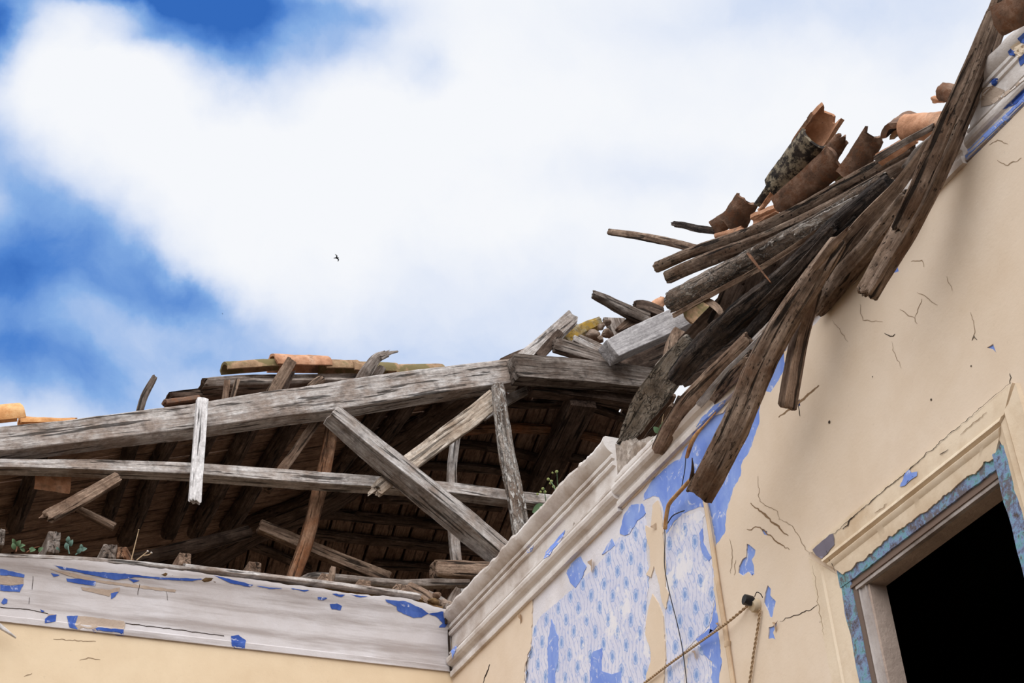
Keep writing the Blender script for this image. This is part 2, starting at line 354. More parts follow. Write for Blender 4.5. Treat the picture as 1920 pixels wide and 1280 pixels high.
def bar(name, pts, ws, d, mat, hint=None, shape='rect', roll=0.0, rough=.05, cracks=2, jag=(.008, .008), seed=None, parent=None, axis=False, step=.022, bow=0.0, fore=True):
    """One timber: pts = 3D centre line of the face turned to the viewer (or the true axis if axis), ws = widths in metres, d = depth (None: like width)."""
    rs = random.Random(seed if seed is not None else int(abs(pts[0].x*7919+pts[0].y*10472+pts[0].z*12997)) & 0xffff)
    sv = Vector((rs.uniform(-50, 50), rs.uniform(-50, 50), rs.uniform(-50, 50)))
    path, tot = resample(pts, ws, step)
    n = 24
    ex = {'rect': 9.0, 'log': 2.8, 'round': 2.0, 'slab': 5.0}[shape]
    ck = [(rs.uniform(0, 2*math.pi), rs.uniform(0, 1), rs.uniform(.2, .5)) for _ in range(cracks)]
    Tm, Sm, Nm = frame(pts[-1]-pts[0], hint, (pts[0]+pts[-1])/2)
    org = (pts[0]+pts[-1])/2
    M = Matrix((Tm, Sm, Nm)).transposed().to_4x4(); M.translation = org
    Mi = M.inverted()
    bm = bmesh.new(); gl = bm.verts.layers.float_vector.new('g')
    rings = []
    cr, sr = math.cos(roll), math.sin(roll)
    K = len(path)
    for j, (p, wd, s) in enumerate(path):
        a = path[max(0, j-1)][0]; b = path[min(K-1, j+1)][0]
        T, S, N = frame(b-a, hint, p)
        dep = d if d is not None else wd
        k = dep/wd
        if roll: bw = wd/(abs(cr)+k*abs(sr)); bd = bw*k
        else: bw, bd = wd, dep
        half = (abs(sr)*bw+abs(cr)*bd)/2
        c = p if axis else p - N*half
        c = c + S*(noise.noise(sv+Vector((s*1.7, 0, 0)))*wd*bow) + N*(noise.noise(sv+Vector((s*1.9, 9, 0)))*wd*bow*.6)
        ring = []
        for q in range(n):
            if shape == 'rect':
                sd4, tt = divmod(q, 6); cb = .07*min(1, max(.35, bd/bw)); e = (-1+cb, -.6, -.2, .2, .6, 1-cb)[tt]
                x, y = ((1, e), (-e, 1), (-1, -e), (e, -1))[sd4]; th = math.atan2(y, x) % (2*math.pi)
            else:
                th = 2*math.pi*(q+.5)/n
                x = math.copysign(abs(math.cos(th))**(2/ex), math.cos(th)); y = math.copysign(abs(math.sin(th))**(2/ex), math.sin(th))
            am = 1 + rough*(1.5*noise.noise(sv+Vector((s*5, x*1.3, y*1.3))) + .9*noise.noise(sv+Vector((s*19, x*3, y*3))) + .8*noise.noise(sv+Vector((s*2.5, x*9, y*9))))
            for (ct, cs, cl) in ck:
                dt = abs((th-ct+math.pi) % (2*math.pi)-math.pi)
                if dt < .16:
                    f = max(0, 1-abs(s/tot-cs)/cl)
                    am -= .17*min(1, f*2)*(1-dt/.16)
            lx, ly = x*bw/2*am, y*bd/2*am
            rx, ry = lx*cr-ly*sr, lx*sr+ly*cr
            v3 = c + S*rx + N*ry
            if j == 0 or j == K-1:
                jg = jag[0] if j == 0 else jag[1]
                e = jg*(noise.noise(sv+Vector((th*1.1, j, 3)))*.9 + noise.noise(sv+Vector((x*4, y*4, j+5)))*.9 + noise.noise(sv+Vector((x*13, y*13, j+5)))*.6)
                v3 = v3 + T*(e if j else -e)
            v = bm.verts.new(Mi @ v3); v[gl] = (s, lx, ly)
            ring.append(v)
        rings.append(ring)
    for r0, r1 in zip(rings, rings[1:]):
        for q in range(n): bm.faces.new((r0[q], r0[(q+1) % n], r1[(q+1) % n], r1[q]))
    for ring, sg, jg in ((rings[0], -1, jag[0]), (rings[-1], 1, jag[1])):
        cen = sum((v.co for v in ring), Vector())/n
        inner = []
        for v in ring:
            nv = bm.verts.new(v.co.lerp(cen, .16) + Vector((sg*.004, 0, 0))); nv[gl] = v[gl]; inner.append(nv)
        mid = []
        for v in ring:
            nv = bm.verts.new(v.co.lerp(cen, .6) + Vector((sg*(.002+jg*.7*noise.noise(sv+v.co*60)), 0, 0))); nv[gl] = Vector(v[gl])*.7; mid.append(nv)
        cv = bm.verts.new(cen); cv[gl] = (0, 0, 0)
        for A, B in ((ring, inner), (inner, mid)):
            for q in range(n):
                f = (A[q], A[(q+1) % n], B[(q+1) % n], B[q])
                bm.faces.new(f if sg > 0 else f[::-1])
        for q in range(n):
            f = (mid[q], mid[(q+1) % n], cv)
            bm.faces.new(f if sg > 0 else f[::-1])
    bmesh.ops.recalc_face_normals(bm, faces=bm.faces[:])
    return link(name, bm, mat, parent, M)

def beam(name, label, cat, pix, wpx, mat, kind='Y', off=YT, d=None, dpx=None, group=None, parent=None, **kw):
    hint = kw.pop('hint', HINT[kind])
    P = [pt(p[0], p[1], kind, p[2] if len(p) > 2 else off) for p in pix]
    ws = wpx if isinstance(wpx, (list, tuple)) else [wpx]*len(P)
    if len(ws) != len(P): ws = [ws[0]+(ws[-1]-ws[0])*i/(len(P)-1) for i in range(len(P))]
    T = (P[-1]-P[0]).normalized()
    fs = 1.0
    if hint is not None:
        _, S, _ = frame(T, hint, P[0]); vd = (P[0]-CAM).normalized(); td = (T-vd*T.dot(vd)).normalized()
        fs = max(.45, abs((S-vd*S.dot(vd)).dot(vd.cross(td))))
    ws = [x*pxm(p)/fs for x, p in zip(ws, P)]
    if dpx: d = dpx*pxm(P[0])
    o = bar(name, P, ws, d, mat, hint, parent=parent, **kw)
    return tag(o, label, cat, group)

def tile(name, label, pix, wpx, mat, kind='X', off=0.0, crown=None, convex=True, arc=150, thick=.013, taper=.85, jag=(.004, .004), group=None, seed=0, cat='roof tile'):
    """A barrel roof tile: pix = centre line of its chord; crown = direction of its hump (None: towards the viewer)."""
    P = [pt(p[0], p[1], kind, p[2] if len(p) > 2 else off) for p in pix]
    wd = wpx*pxm(P[0])
    T, S, N = frame(P[1]-P[0], crown, (P[0]+P[1])/2)
    if not convex: N = -N; S = -S
    M = Matrix((T, S, N)).transposed().to_4x4(); M.translation = (P[0]+P[1])/2
    L = (P[1]-P[0]).length
    bm = bmesh.new(); A = math.radians(arc)/2
    nu, nv = 16, 14; sv = Vector((seed*3.7, seed*1.3, 5))
    g = []
    for k in (0, 1):
        lay = []
        for i in range(nu+1):
            t = i/nu; r = wd/2/math.sin(min(A, math.pi/2))*(1-(1-taper)*t)
            row = []
            for j in range(nv+1):
                th = -A+2*A*j/nv
                rr = r - k*thick + .004*noise.noise(sv+Vector((t*3, th*1.5, 0)))+.0015*noise.noise(sv+Vector((t*14, th*7, 0)))
                x = -L/2+L*t
                jj = noise.noise(sv+Vector((th*1.7, t*9, 2)))*1.2+.22*noise.noise(sv+Vector((th*6, t*9, 2)))
                if i == 0: x -= jag[0]*jj
                if i == nu: x += jag[1]*jj
                row.append(bm.verts.new((x, rr*math.sin(th), rr*math.cos(th)-r*math.cos(A))))
            lay.append(row)
        g.append(lay)
    for i in range(nu):
        for j in range(nv):
            bm.faces.new((g[0][i][j], g[0][i+1][j], g[0][i+1][j+1], g[0][i][j+1]))
            bm.faces.new((g[1][i][j], g[1][i][j+1], g[1][i+1][j+1], g[1][i+1][j]))
    for i in range(nu):
        for j in (0, nv): bm.faces.new((g[0][i][j], g[0][i+1][j], g[1][i+1][j], g[1][i][j]))
    for j in range(nv):
        for i in (0, nu): bm.faces.new((g[0][i][j], g[0][i][j+1], g[1][i][j+1], g[1][i][j]))
    bmesh.ops.recalc_face_normals(bm, faces=bm.faces[:])
    return tag(link(name, bm, mat, None, M), label, cat, group)

def rock(name, label, px, py, rpx, mat, kind='Y', off=YT, sq=(1, .8, .7), seed=0, group=None, cat='stone'):
    P = pt(px, py, kind, off); r = rpx*pxm(P)
    bm = bmesh.new(); bmesh.ops.create_icosphere(bm, subdivisions=3, radius=1)
    sv = Vector((seed*7.1, 3, seed*2.3))
    for v in bm.verts:
        c = v.co.copy()
        k = 1+.45*noise.noise(sv+c*.9)+.2*noise.noise(sv+c*2.4)
        # facet
        for f in range(5):
            nrm = Vector((noise.noise(sv+Vector((f*5, 1, 1))), noise.noise(sv+Vector((1, f*5, 1))), noise.noise(sv+Vector((1, 1, f*5))))).normalized()
            dd = c.dot(nrm)
            if dd > .62: k *= .62/dd*.5+.5
        v.co = Vector((c.x*sq[0], c.y*sq[1], c.z*sq[2]))*k*r
    return tag(link(name, bm, mat, None, Matrix.Translation(P) @ Matrix.Rotation(seed*1.3, 4, 'Z')), label, cat, group)

def tube_into(bm, pts, rs, n=7, g=None):
    rings = []
    for j, p in enumerate(pts):
        a = pts[max(0, j-1)]; b = pts[min(len(pts)-1, j+1)]
        T = (b-a).normalized(); A = T.orthogonal().normalized(); B = T.cross(A)
        if rings and prevA is not None:
            A = (prevA - T*prevA.dot(T)).normalized(); B = T.cross(A)
        prevA = A
        r = rs[j] if isinstance(rs, (list, tuple)) else rs
        rings.append([bm.verts.new(p+A*math.cos(2*math.pi*q/n)*r+B*math.sin(2*math.pi*q/n)*r) for q in range(n)])
        if g is not None:
            for v in rings[-1]: v[g] = (j*.02, v.co.y*.2, v.co.z*.2)
    for r0, r1 in zip(rings, rings[1:]):
        for q in range(n): bm.faces.new((r0[q], r0[(q+1) % n], r1[(q+1) % n], r1[q]))
    bm.faces.new(rings[0][::-1]); bm.faces.new(rings[-1])
def smooth_path(pts, k=8):
    out = []
    n = len(pts)
    for i in range(n-1):
        p1, p2 = pts[i], pts[i+1]; p0 = pts[i-1] if i else p1*2-p2; p3 = pts[i+2] if i+2 < n else p2*2-p1
        for q in range(k):
            t = q/k
            out.append(.5*((2*p1)+(p2-p0)*t+(2*p0-5*p1+4*p2-p3)*t*t+(3*p1-p0-3*p2+p3)*t**3))
    out.append(pts[-1]); return out
def cable(name, label, pix, rpx, mat, kind='X', off=.01, parent=None, cat='cable', twist=False, group=None):
    P = [pt(p[0], p[1], kind, p[2] if len(p) > 2 else off) for p in pix]
    path = smooth_path(P, 10); r = rpx*pxm(P[0])
    bm = bmesh.new(); o = sum(P, Vector())/len(P)
    if twist:
        path = smooth_path(path, 4)
        for ph in (0, math.pi):
            q = []; s = 0
            for j, p in enumerate(path):
                T = (path[min(j+1, len(path)-1)]-path[max(j-1, 0)]).normalized(); A = Vector((1, 0, 0)); B = T.cross(A).normalized()
                if j: s += (p-path[j-1]).length
                a = s*2*math.pi/.026+ph
                q.append(p-o+(A*math.cos(a)+B*math.sin(a))*r*.75)
            tube_into(bm, q, r*.7, 6)
    else: tube_into(bm, [p-o for p in path], r, 8)
    ob = link(name, bm, mat, parent, Matrix.Translation(o))
    return tag(ob, label, cat, group) if cat else ob

def box_bm(bm, lo, hi, mi=0):
    v = [bm.verts.new((x, y, z)) for x in (lo[0], hi[0]) for y in (lo[1], hi[1]) for z in (lo[2], hi[2])]
    for f in ((0, 1, 3, 2), (4, 6, 7, 5), (0, 4, 5, 1), (2, 3, 7, 6), (0, 2, 6, 4), (1, 5, 7, 3)):
        bm.faces.new([v[q] for q in f]).material_index = mi

# ------------------------------------------------------------------ setting: floor, walls
ZC = 1.6
bm = bmesh.new(); box_bm(bm, (-5, -6, -.1), (9, 12, 0)); tag(link('floor', bm, SOIL, smooth=False), 'rubble-strewn earth floor of the roofless room', kind='structure')
WT = 2.84+ZC
bm = bmesh.new()
box_bm(bm, (-4, YB, 0), (XA+.42, YB+.45, WT))
wall_back = tag(link('wall_back', bm, CREAMB, smooth=False), 'cream painted wall at lower left under the white cornice', kind='structure')
bm = bmesh.new()
box_bm(bm, (-4, 10.4, 0), (7.5, 10.7, 4.6)); tag(link('wall_far', bm, BAREP, smooth=False), 'far wall of the room beyond, hidden in the dark', kind='structure')
DY0, DY1, DZ = 2.49, 3.165, 1.845+ZC        # hole for the door frame
bm = bmesh.new()
def wtop(y):   # broken top line of the right wall
    z = 2.845
    if 3.55 < y < 4.28: z = 2.70+.03*noise.noise(Vector((y*6, 0, 0)))
    if 2.2 < y <= 3.55: z = 2.60+.02*noise.noise(Vector((y*6, 4, 0)))
    if y <= 2.2: z = 2.765
    return z+ZC+.015*noise.noise(Vector((y*17, 2, 0)))
# upper part with a ragged top
ys = [1.0+i*.04 for i in range(int((YB-1.0)/.04)+1)]+[YB]
rows = []
for y in ys:
    z = wtop(y)
    rows.append([bm.verts.new(c) for c in ((XA, y, 2.2+ZC), (XA, y, z), (XA+.2, y, z+.03*noise.noise(Vector((y*9, 7, 0)))), (XA+.4, y, z-.02), (XA+.4, y, 2.2+ZC))])
for r0, r1 in zip(rows, rows[1:]):
    for q in range(4): bm.faces.new((r0[q], r0[q+1], r1[q+1], r1[q])).material_index = 0 if q != 1 and q != 2 else 1
    bm.faces.new((r0[4], r0[0], r1[0], r1[4]))
for r in (rows[0], rows[-1]): bm.faces.new(r)
box_bm(bm, (XA, 4.1, 0), (XA+.4, YB, 2.2+ZC)); box_bm(bm, (XA, DY1, 0), (XA+.06, 4.1, 2.2+ZC)); box_bm(bm, (XA, 1.0, 0), (XA+.06, DY0, 2.2+ZC)); box_bm(bm, (XA, DY0, DZ), (XA+.06, DY1, 2.2+ZC))
bmesh.ops.recalc_face_normals(bm, faces=bm.faces[:])
wall_right = tag(link('wall_right', bm, [WHITE, RUB], smooth=False), 'peeling wall with wallpaper and doorway on the right', kind='structure')
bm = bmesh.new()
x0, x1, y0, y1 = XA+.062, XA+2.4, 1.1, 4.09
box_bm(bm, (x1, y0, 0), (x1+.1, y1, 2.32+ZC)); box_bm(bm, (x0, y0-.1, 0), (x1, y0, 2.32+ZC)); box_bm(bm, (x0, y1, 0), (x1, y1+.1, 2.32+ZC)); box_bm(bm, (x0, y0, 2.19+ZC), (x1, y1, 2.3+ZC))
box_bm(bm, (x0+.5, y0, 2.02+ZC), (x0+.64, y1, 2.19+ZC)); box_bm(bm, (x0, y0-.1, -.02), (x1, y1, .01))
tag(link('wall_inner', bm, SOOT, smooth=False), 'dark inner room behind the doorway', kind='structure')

# -- paint layers of the right wall (wall coordinates from the traced edges)
def wpx(poly, off=0.0): return [pt(x, y, 'X', off) for x, y in poly]
def jagged(poly, amp, step, seed=0, closed=True):
    out = []; n = len(poly)
    for i in range(n if closed else n-1):
        a = Vector(poly[i]); b = Vector(poly[(i+1) % n]); L = (b-a).length; k = max(1, int(L/step)); nr = Vector((-(b-a).y, (b-a).x))/max(L, 1e-6)
        for j in range(k):
            t = j/k; p = a.lerp(b, t)
            f = noise.noise(Vector((p.x*.09, p.y*.09, seed)))+.7*noise.noise(Vector((p.x*.31, p.y*.31, seed+4)))
            out.append(tuple(p+nr*amp*f*(1 if j else .4)))
    if not closed: out.append(tuple(poly[-1]))
    return out
def sheet(name, loops, x_face, thick, mat, parent, ztop=None):
    """Paint layer on the right wall: first loop outer, others holes; (y,z) loops; stands proud by thick."""
    bm = bmesh.new(); edges = []
    for lp in loops:
        vs = [bm.verts.new((x_face-thick, y, z)) for y, z in lp]
        for i in range(len(vs)): edges.append(bm.edges.new((vs[i], vs[(i+1) % len(vs)])))
    bmesh.ops.triangle_fill(bm, edges=edges, use_beauty=True)
    for f in bm.faces:
        f.normal_update()
        if f.normal.x > 0: f.normal_flip()
    for e in [e for e in bm.edges if len(e.link_faces) == 1]:
        a, b = e.verts
        c = [bm.verts.new((x_face, v.co.y, v.co.z)) for v in (b, a)]
        bm.faces.new((a, b, c[0], c[1]))
    bmesh.ops.recalc_face_normals(bm, faces=bm.faces[:])
    return link(name, bm, mat, parent, smooth=False)
def yz(poly): return [(p.y, p.z) for p in wpx(poly)]

big_hole = [(1000, 1119), (1020, 1103), (1065, 1056), (1120, 1006), (1172, 950), (1250, 872), (1340, 780), (1420, 706), (1427, 745), (1427, 790), (1412, 835), (1392, 872), (1391, 892), (1380, 912), (1372, 932), (1364, 962), (1361, 1000), (1344, 1024), (1338, 1040), (1342, 1110), (1349, 1160), (1352, 1200), (1356, 1245), (1352, 1262), (1350, 1330), (978, 1330), (985, 1282), (987, 1243), (997, 1212), (1000, 1140)]
flakes = {
 'wing': [(1403, 1019), (1411, 1024), (1419, 1031), (1417, 1042), (1412, 1049), (1416, 1060), (1417, 1076), (1411, 1080), (1405, 1072), (1396, 1080), (1387, 1074), (1388, 1062), (1394, 1049), (1401, 1044)],
 'b': [(1442, 1097), (1448, 1104), (1447, 1116), (1457, 1127), (1454, 1140), (1450, 1158), (1445, 1156), (1442, 1145), (1435, 1130), (1437, 1112)],
 'c': [(1444, 1176), (1452, 1174), (1461, 1163), (1456, 1178), (1452, 1186), (1457, 1200), (1450, 1196), (1443, 1198)],
 'lip': [(1447, 685), (1472, 652), (1474, 690), (1462, 714), (1447, 736), (1434, 733), (1440, 714)],
 'beamend': [(1494, 755), (1502, 748), (1503, 762), (1498, 760)],
 'tri': [(1667, 509), (1683, 487), (1688, 509), (1678, 512)],
 'mid': [(1558, 556), (1600, 512), (1640, 478), (1636, 506), (1604, 530), (1580, 552), (1566, 556)],
 'tiny': [(1853, 652), (1865, 645), (1871, 662), (1863, 655)],
 'door': [(1430, 992), (1441, 996), (1441, 1004), (1434, 1002)],
}
holes = [yz(jagged(big_hole, 2.2, 5, 1))]+[yz(jagged(p, .8, 4, 3)) for p in flakes.values()]
ZTOP = 2.592+ZC
outer = [(1.0, .02), (DY0-.03, .02), (DY0-.03, DZ+.02), (DY1+.03, DZ+.02), (DY1+.03, .02), (YB, .02), (YB, ZTOP)]
# clean the top edge where it meets the cornice; ragged under the fallen roof
t = [];  y = YB-.05
while y > 1.0:
    t.append((y, ZTOP+(.006*noise.noise(Vector((y*20, 0, 0))) if not 2.7 < y < 3.6 else -.02+.03*noise.noise(Vector((y*9, 0, 0))))))
    y -= .05
outer += t+[(1.0, ZTOP)]
cream = sheet('cream_paint', [outer]+holes, XA, .0045, CREAM, wall_right)
bp = [(0, 0)]
S = lambda nm, poly, mt, th=.0015, amp=1.6, st=5, sd=2, base=0.0: sheet(nm, [yz(jagged(poly, amp, st, sd))], XA-base, th, mt, wall_right)
S('wallpaper', [(982, 1330), (985, 1280), (990, 1240), (1002, 1175), (1018, 1150), (1035, 1138), (1070, 1107), (1090, 1086), (1110, 1070), (1135, 1042), (1160, 1008), (1180, 1003), (1195, 978), (1211, 966), (1214, 1000), (1212, 1035), (1217, 1070), (1218, 1085), (1213, 1120), (1211, 1150), (1209, 1185), (1218, 1210), (1222, 1236), (1211, 1282), (1210, 1330)], PAPER, .0012, 2, 5)
S('wallpaper', [(1251, 1005), (1262, 985), (1280, 962), (1290, 966), (1312, 958), (1321, 966), (1315, 1000), (1313, 1032), (1325, 1040), (1336, 1048), (1341, 1080), (1342, 1112), (1338, 1140), (1330, 1172), (1318, 1186), (1305, 1200), (1282, 1222), (1285, 1330), (1250, 1330), (1252, 1280), (1250, 1243), (1251, 1200), (1247, 1160), (1250, 1100), (1248, 1060)], PAPER, .0012, 2, 5)
S('wallpaper', [(1290, 1225), (1310, 1210), (1322, 1222), (1332, 1240), (1334, 1330), (1288, 1330)], PAPER, .0012, 2, 5)
S('cream_paint_strip', [(1226, 946), (1235, 938), (1240, 952), (1243, 975), (1245, 1010), (1250, 1060), (1249, 1100), (1256, 1113), (1250, 1142), (1243, 1128), (1238, 1095), (1228, 1060), (1222, 1082), (1213, 1077), (1221, 1062), (1220, 1030), (1213, 1005), (1212, 985), (1222, 990)], CREAM, .004, 1.2, 4)
S('cream_paint_strip', [(1225, 1113), (1236, 1130), (1245, 1155), (1247, 1185), (1250, 1235), (1246, 1275), (1244, 1330), (1212, 1330), (1214, 1262), (1222, 1240), (1221, 1215), (1212, 1190), (1213, 1165), (1218, 1140)], CREAM, .004, 1.2, 4)
for poly in ([(1163, 1000), (1170, 966), (1184, 946), (1205, 944), (1211, 962), (1195, 976), (1182, 1000), (1172, 1004)],
             [(1063, 1074), (1070, 1057), (1089, 1043), (1100, 1062), (1092, 1082), (1080, 1102), (1070, 1092)],
             [(1027, 1216), (1035, 1160), (1041, 1180), (1048, 1198), (1047, 1240), (1042, 1262), (1044, 1330), (1026, 1330), (1029, 1262)],
             [(1106, 1330), (1107, 1262), (1110, 1222), (1130, 1214), (1129, 1258), (1148, 1264), (1165, 1258), (1167, 1330)],
             [(1343, 1106), (1349, 1150), (1351, 1170), (1340, 1180), (1330, 1188), (1336, 1160), (1341, 1130)],
             [(1306, 1198), (1322, 1186), (1330, 1178), (1347, 1185), (1351, 1215), (1355, 1242), (1350, 1262), (1350, 1330), (1336, 1330), (1336, 1240), (1320, 1226), (1314, 1210)],
             [(1222, 903), (1245, 880), (1262, 866), (1276, 860), (1285, 838), (1298, 828), (1315, 800), (1345, 770), (1420, 706), (1427, 745), (1427, 790), (1412, 835), (1392, 872), (1391, 892), (1380, 912), (1372, 932), (1364, 962), (1361, 1000), (1343, 1020), (1338, 990), (1330, 950), (1314, 950), (1290, 958), (1276, 968), (1262, 980), (1250, 1000), (1246, 985), (1243, 950), (1236, 932), (1224, 930), (1206, 938), (1208, 925)],
             [(1140, 1020), (1148, 1010), (1154, 1022), (1140, 1033), (1130, 1040)],
             [(1312, 1000), (1318, 990), (1320, 1020), (1335, 1045), (1330, 1052), (1318, 1038)]):
    S('blue_paint', poly, BLUE, .0008 if len(poly) > 20 else .0022, 2.0, 5, 6)
for k, poly in flakes.items():
    c = Vector((sum(p[0] for p in poly)/len(poly), sum(p[1] for p in poly)/len(poly)))
    S('blue_paint', [tuple(c+(Vector(p)-c)*1.05) for p in poly], BLUE, .001, .5, 5, 6)
def crack(pix, mat=CRACKM, wd=1.1, parent=wall_right, kind='X', off=.0052, name='crack'):
    pts = jagged(pix, 3.0, 4, len(pix), closed=False)
    bm = bmesh.new(); L = None; n = len(pts)
    for i, p in enumerate(pts):
        a = Vector(pts[max(0, i-1)]); b = Vector(pts[min(n-1, i+1)]); nr = Vector((-(b-a).y, (b-a).x)).normalized()
        wv = wd*(.35+.65*math.sin(math.pi*(i+.5)/n))*(.8+.5*noise.noise(Vector((p[0]*.1, p[1]*.1, 9))))
        q = [bm.verts.new(pt(p[0]+nr.x*wv, p[1]+nr.y*wv, kind, off)), bm.verts.new(pt(p[0]-nr.x*wv, p[1]-nr.y*wv, kind, off))]
        if L: bm.faces.new((L[0], L[1], q[1], q[0]))
        L = q
    return link(name, bm, mat, parent, smooth=False)
for c, mt, wd in (
    ([(1407, 943), (1440, 970), (1478, 1004)], SCUFF, 2.2), ([(1400, 992), (1425, 988), (1452, 1012), (1480, 1030)], SCUFF, 1.6),
    ([(1421, 892), (1424, 940), (1458, 958), (1462, 975)], CRACKL, .6), ([(1459, 973), (1485, 985), (1510, 1025), (1517, 1040)], CRACKL, .8),
    ([(1462, 1164), (1500, 1150), (1528, 1138), (1540, 1128)], CRACKM, .9), ([(1536, 1166), (1543, 1165), (1548, 1150), (1572, 1132)], CRACKM, .7),
    ([(1498, 757), (1500, 780)], CRACKM, .9), ([(1460, 782), (1500, 752), (1535, 722)], SCUFF, 2.6), ([(1658, 624), (1669, 630), (1678, 626)], CRACKM, 1.2),
    ([(1687, 580), (1715, 597), (1720, 607)], CRACKL, .9), ([(1728, 560), (1715, 597)], CRACKL, .7), ([(1720, 548), (1735, 555), (1758, 572)], CRACKL, .8),
    ([(1612, 570), (1618, 600), (1655, 603)], CRACKL, .7), ([(1708, 490), (1728, 488), (1732, 500)], CRACKL, .9), ([(1775, 518), (1785, 545)], CRACKL, .6),
    ([(1820, 585), (1827, 610), (1826, 636)], CRACKL, .8), ([(1822, 638), (1826, 628), (1832, 637)], CRACKM, 1), ([(1893, 700), (1894, 720)], CRACKM, 1.0),
    ([(1870, 300), (1890, 310), (1915, 296)], CRACKL, 1.0), ([(1855, 272), (1870, 262), (1890, 270)], CRACKL, .8), ([(1368, 1010), (1372, 1040), (1370, 1075)], CRACKL, .7),
    ([(1380, 1050), (1376, 1078)], CRACKL, .7), ([(1672, 640), (1676, 660), (1690, 690)], CRACKL, .5), ([(1560, 600), (1590, 640)], CRACKL, .5),
    ([(905, 1280), (912, 1262), (918, 1245)], CRACKM, 1.2), ([(985, 1290), (988, 1243), (998, 1210)], CRACKM, .9)):
    crack(c, mt, wd)
for (x, y, r) in ((1555, 791, 3.4), (1746, 749, 2.4), (1821, 686, 1.8), (1636, 706, 1.4), (1411, 1077, 1.5)):
    P = pt(x, y, 'X', .0052); bm = bmesh.new(); r *= pxm(P)
    vs = [bm.verts.new(P+Vector((-.0006, r*math.cos(a*.7)*(1+.2*math.sin(3*a)), r*math.sin(a*.7)))) for a in range(9)]; bm.faces.new(vs); link('nail_hole', bm, CRACKM, wall_right, smooth=False)

# back wall cracks
for c in ([(100, 1198), (180, 1202)], [(150, 1238), (165, 1232), (188, 1236)], [(45, 1268), (60, 1262)]): crack(c, CRACKL, .8, wall_back, 'Y', YB-.001)

# ------------------------------------------------------------------ cornices
PR = [(0, 0), (16, 0), (18, .04), (17, .075), (8, .09), (8, .15), (22, .17), (29, .20), (31, .24), (28, .28), (20, .305), (9, .31), (9, .335), (16, .345), (17, .37), (4, .385), (4, .62), (14, .63), (16, .66), (14, .685), (6, .69), (6, .72), (16, .73), (17, .76), (15, .785), (9, .79), (18, .81), (28, .845), (36, .89), (39, .94), (36, .98), (28, 1.0), (0, 1.0), (-60, 1.0)]
PBK = [(0, 0), (8, 0), (8.5, .08), (5, .10), (4.5, .14), (4, .25), (4.5, .38), (6, .50), (9, .62), (14, .74), (21, .85), (29, .94), (30, 1.0), (0, 1.0), (-40, 1.0)]
def cornice(name, axis, a0, a1, prof, zb, h, mat, rag, fmax=1.0, step=.012, seed=0, rise=None, slant=0.0, ps=1.0):
    bm = bmesh.new(); rows = []; n = max(2, int(abs(a1-a0)/step))
    for i in range(n+1):
        s = a0+(a1-a0)*i/n; row = []
        for k, (p, f) in enumerate(prof):
            top = f > .8*fmax if fmax < 1 else f > .80
            z = zb + min(f, fmax)*h
            if top: z += rag*(1.1*noise.noise(Vector((s*5, seed, 0)))+.45*noise.noise(Vector((s*23, seed, f*2)))+.5*noise.noise(Vector((s*67, seed, f*2)))*max(0, noise.noise(Vector((s*4, seed+9, 0)))*2+.3))*(min(f, fmax)-.8*fmax)/(.2*fmax)
            if rise: z += rise(s)*min(f, 1)
            pr = p/1000*1.1*ps+.0012*noise.noise(Vector((s*14, f*6, seed)))+.0006*noise.noise(Vector((s*60, f*20, seed)))
            if f >= fmax and fmax < 1: pr = min(pr, .004) if p >= 0 else pr
            if axis == 'x': c = (s, YB-pr, z+ZC)
            else: c = (XA-pr, s-slant*min(f, 1)*(s-a0)/(a1-a0), z+ZC)
            row.append(bm.verts.new(c))
        rows.append(row)
    for r0, r1 in zip(rows, rows[1:]):
        for q in range(len(prof)-1): bm.faces.new((r0[q], r0[q+1], r1[q+1], r1[q]))
    for r in (rows[0], rows[-1]):
        try: bm.faces.new(r)
        except Exception: pass
    bmesh.ops.recalc_face_normals(bm, faces=bm.faces[:])
    bm.normal_update()
    # make sure normals look away from the wall
    f = max(bm.faces, key=lambda f: f.calc_area() if len(f.verts) == 4 else 0)
    if (axis == 'x' and f.normal.y > 0) or (axis == 'y' and f.normal.x > 0): bmesh.ops.reverse_faces(bm, faces=bm.faces[:])
    o = link(name, bm, mat); o.data.set_sharp_from_angle(angle=math.radians(24)); return o
cor_back = tag(cornice('trim_1', 'x', -3.9, XA-.006, PBK, 2.602, .245, CORN, .012, rise=lambda x: .024*max(0, min(1, (x-.8)/.5))-.018*max(0, min(1, (x-2.35)/.15))), 'white plaster cornice with blue flecks along the back wall', kind='structure')
cor_right = tag(cornice('trim_2', 'y', 4.20, YB-.012, PR, 2.578, .272, CORNR, .022, seed=3), 'moulded white cornice rising from the corner beside the wallpaper', kind='structure')
prl = [(p, f) for p, f in PR if f <= .45]+[(4, .46), (0, .46), (-60, .46)]
cor_mid = tag(cornice('trim_3', 'y', 2.37, 4.20, prl, 2.590, .272, CORNR, .010, fmax=.46, seed=5), 'remaining lower moulding of the cornice under the fallen rafters', kind='structure')
cor_near = tag(cornice('trim_4', 'y', 1.1, 2.37, PR, 2.598, .19, CORNR, .010, seed=8, slant=.09, ps=.5), 'weathered white cornice with blue remnants at upper right', kind='structure')
bpy.context.view_layer.update()
def bvh_of(o):
    dg = bpy.context.evaluated_depsgraph_get(); return BVHTree.FromObject(o, dg), o.matrix_world
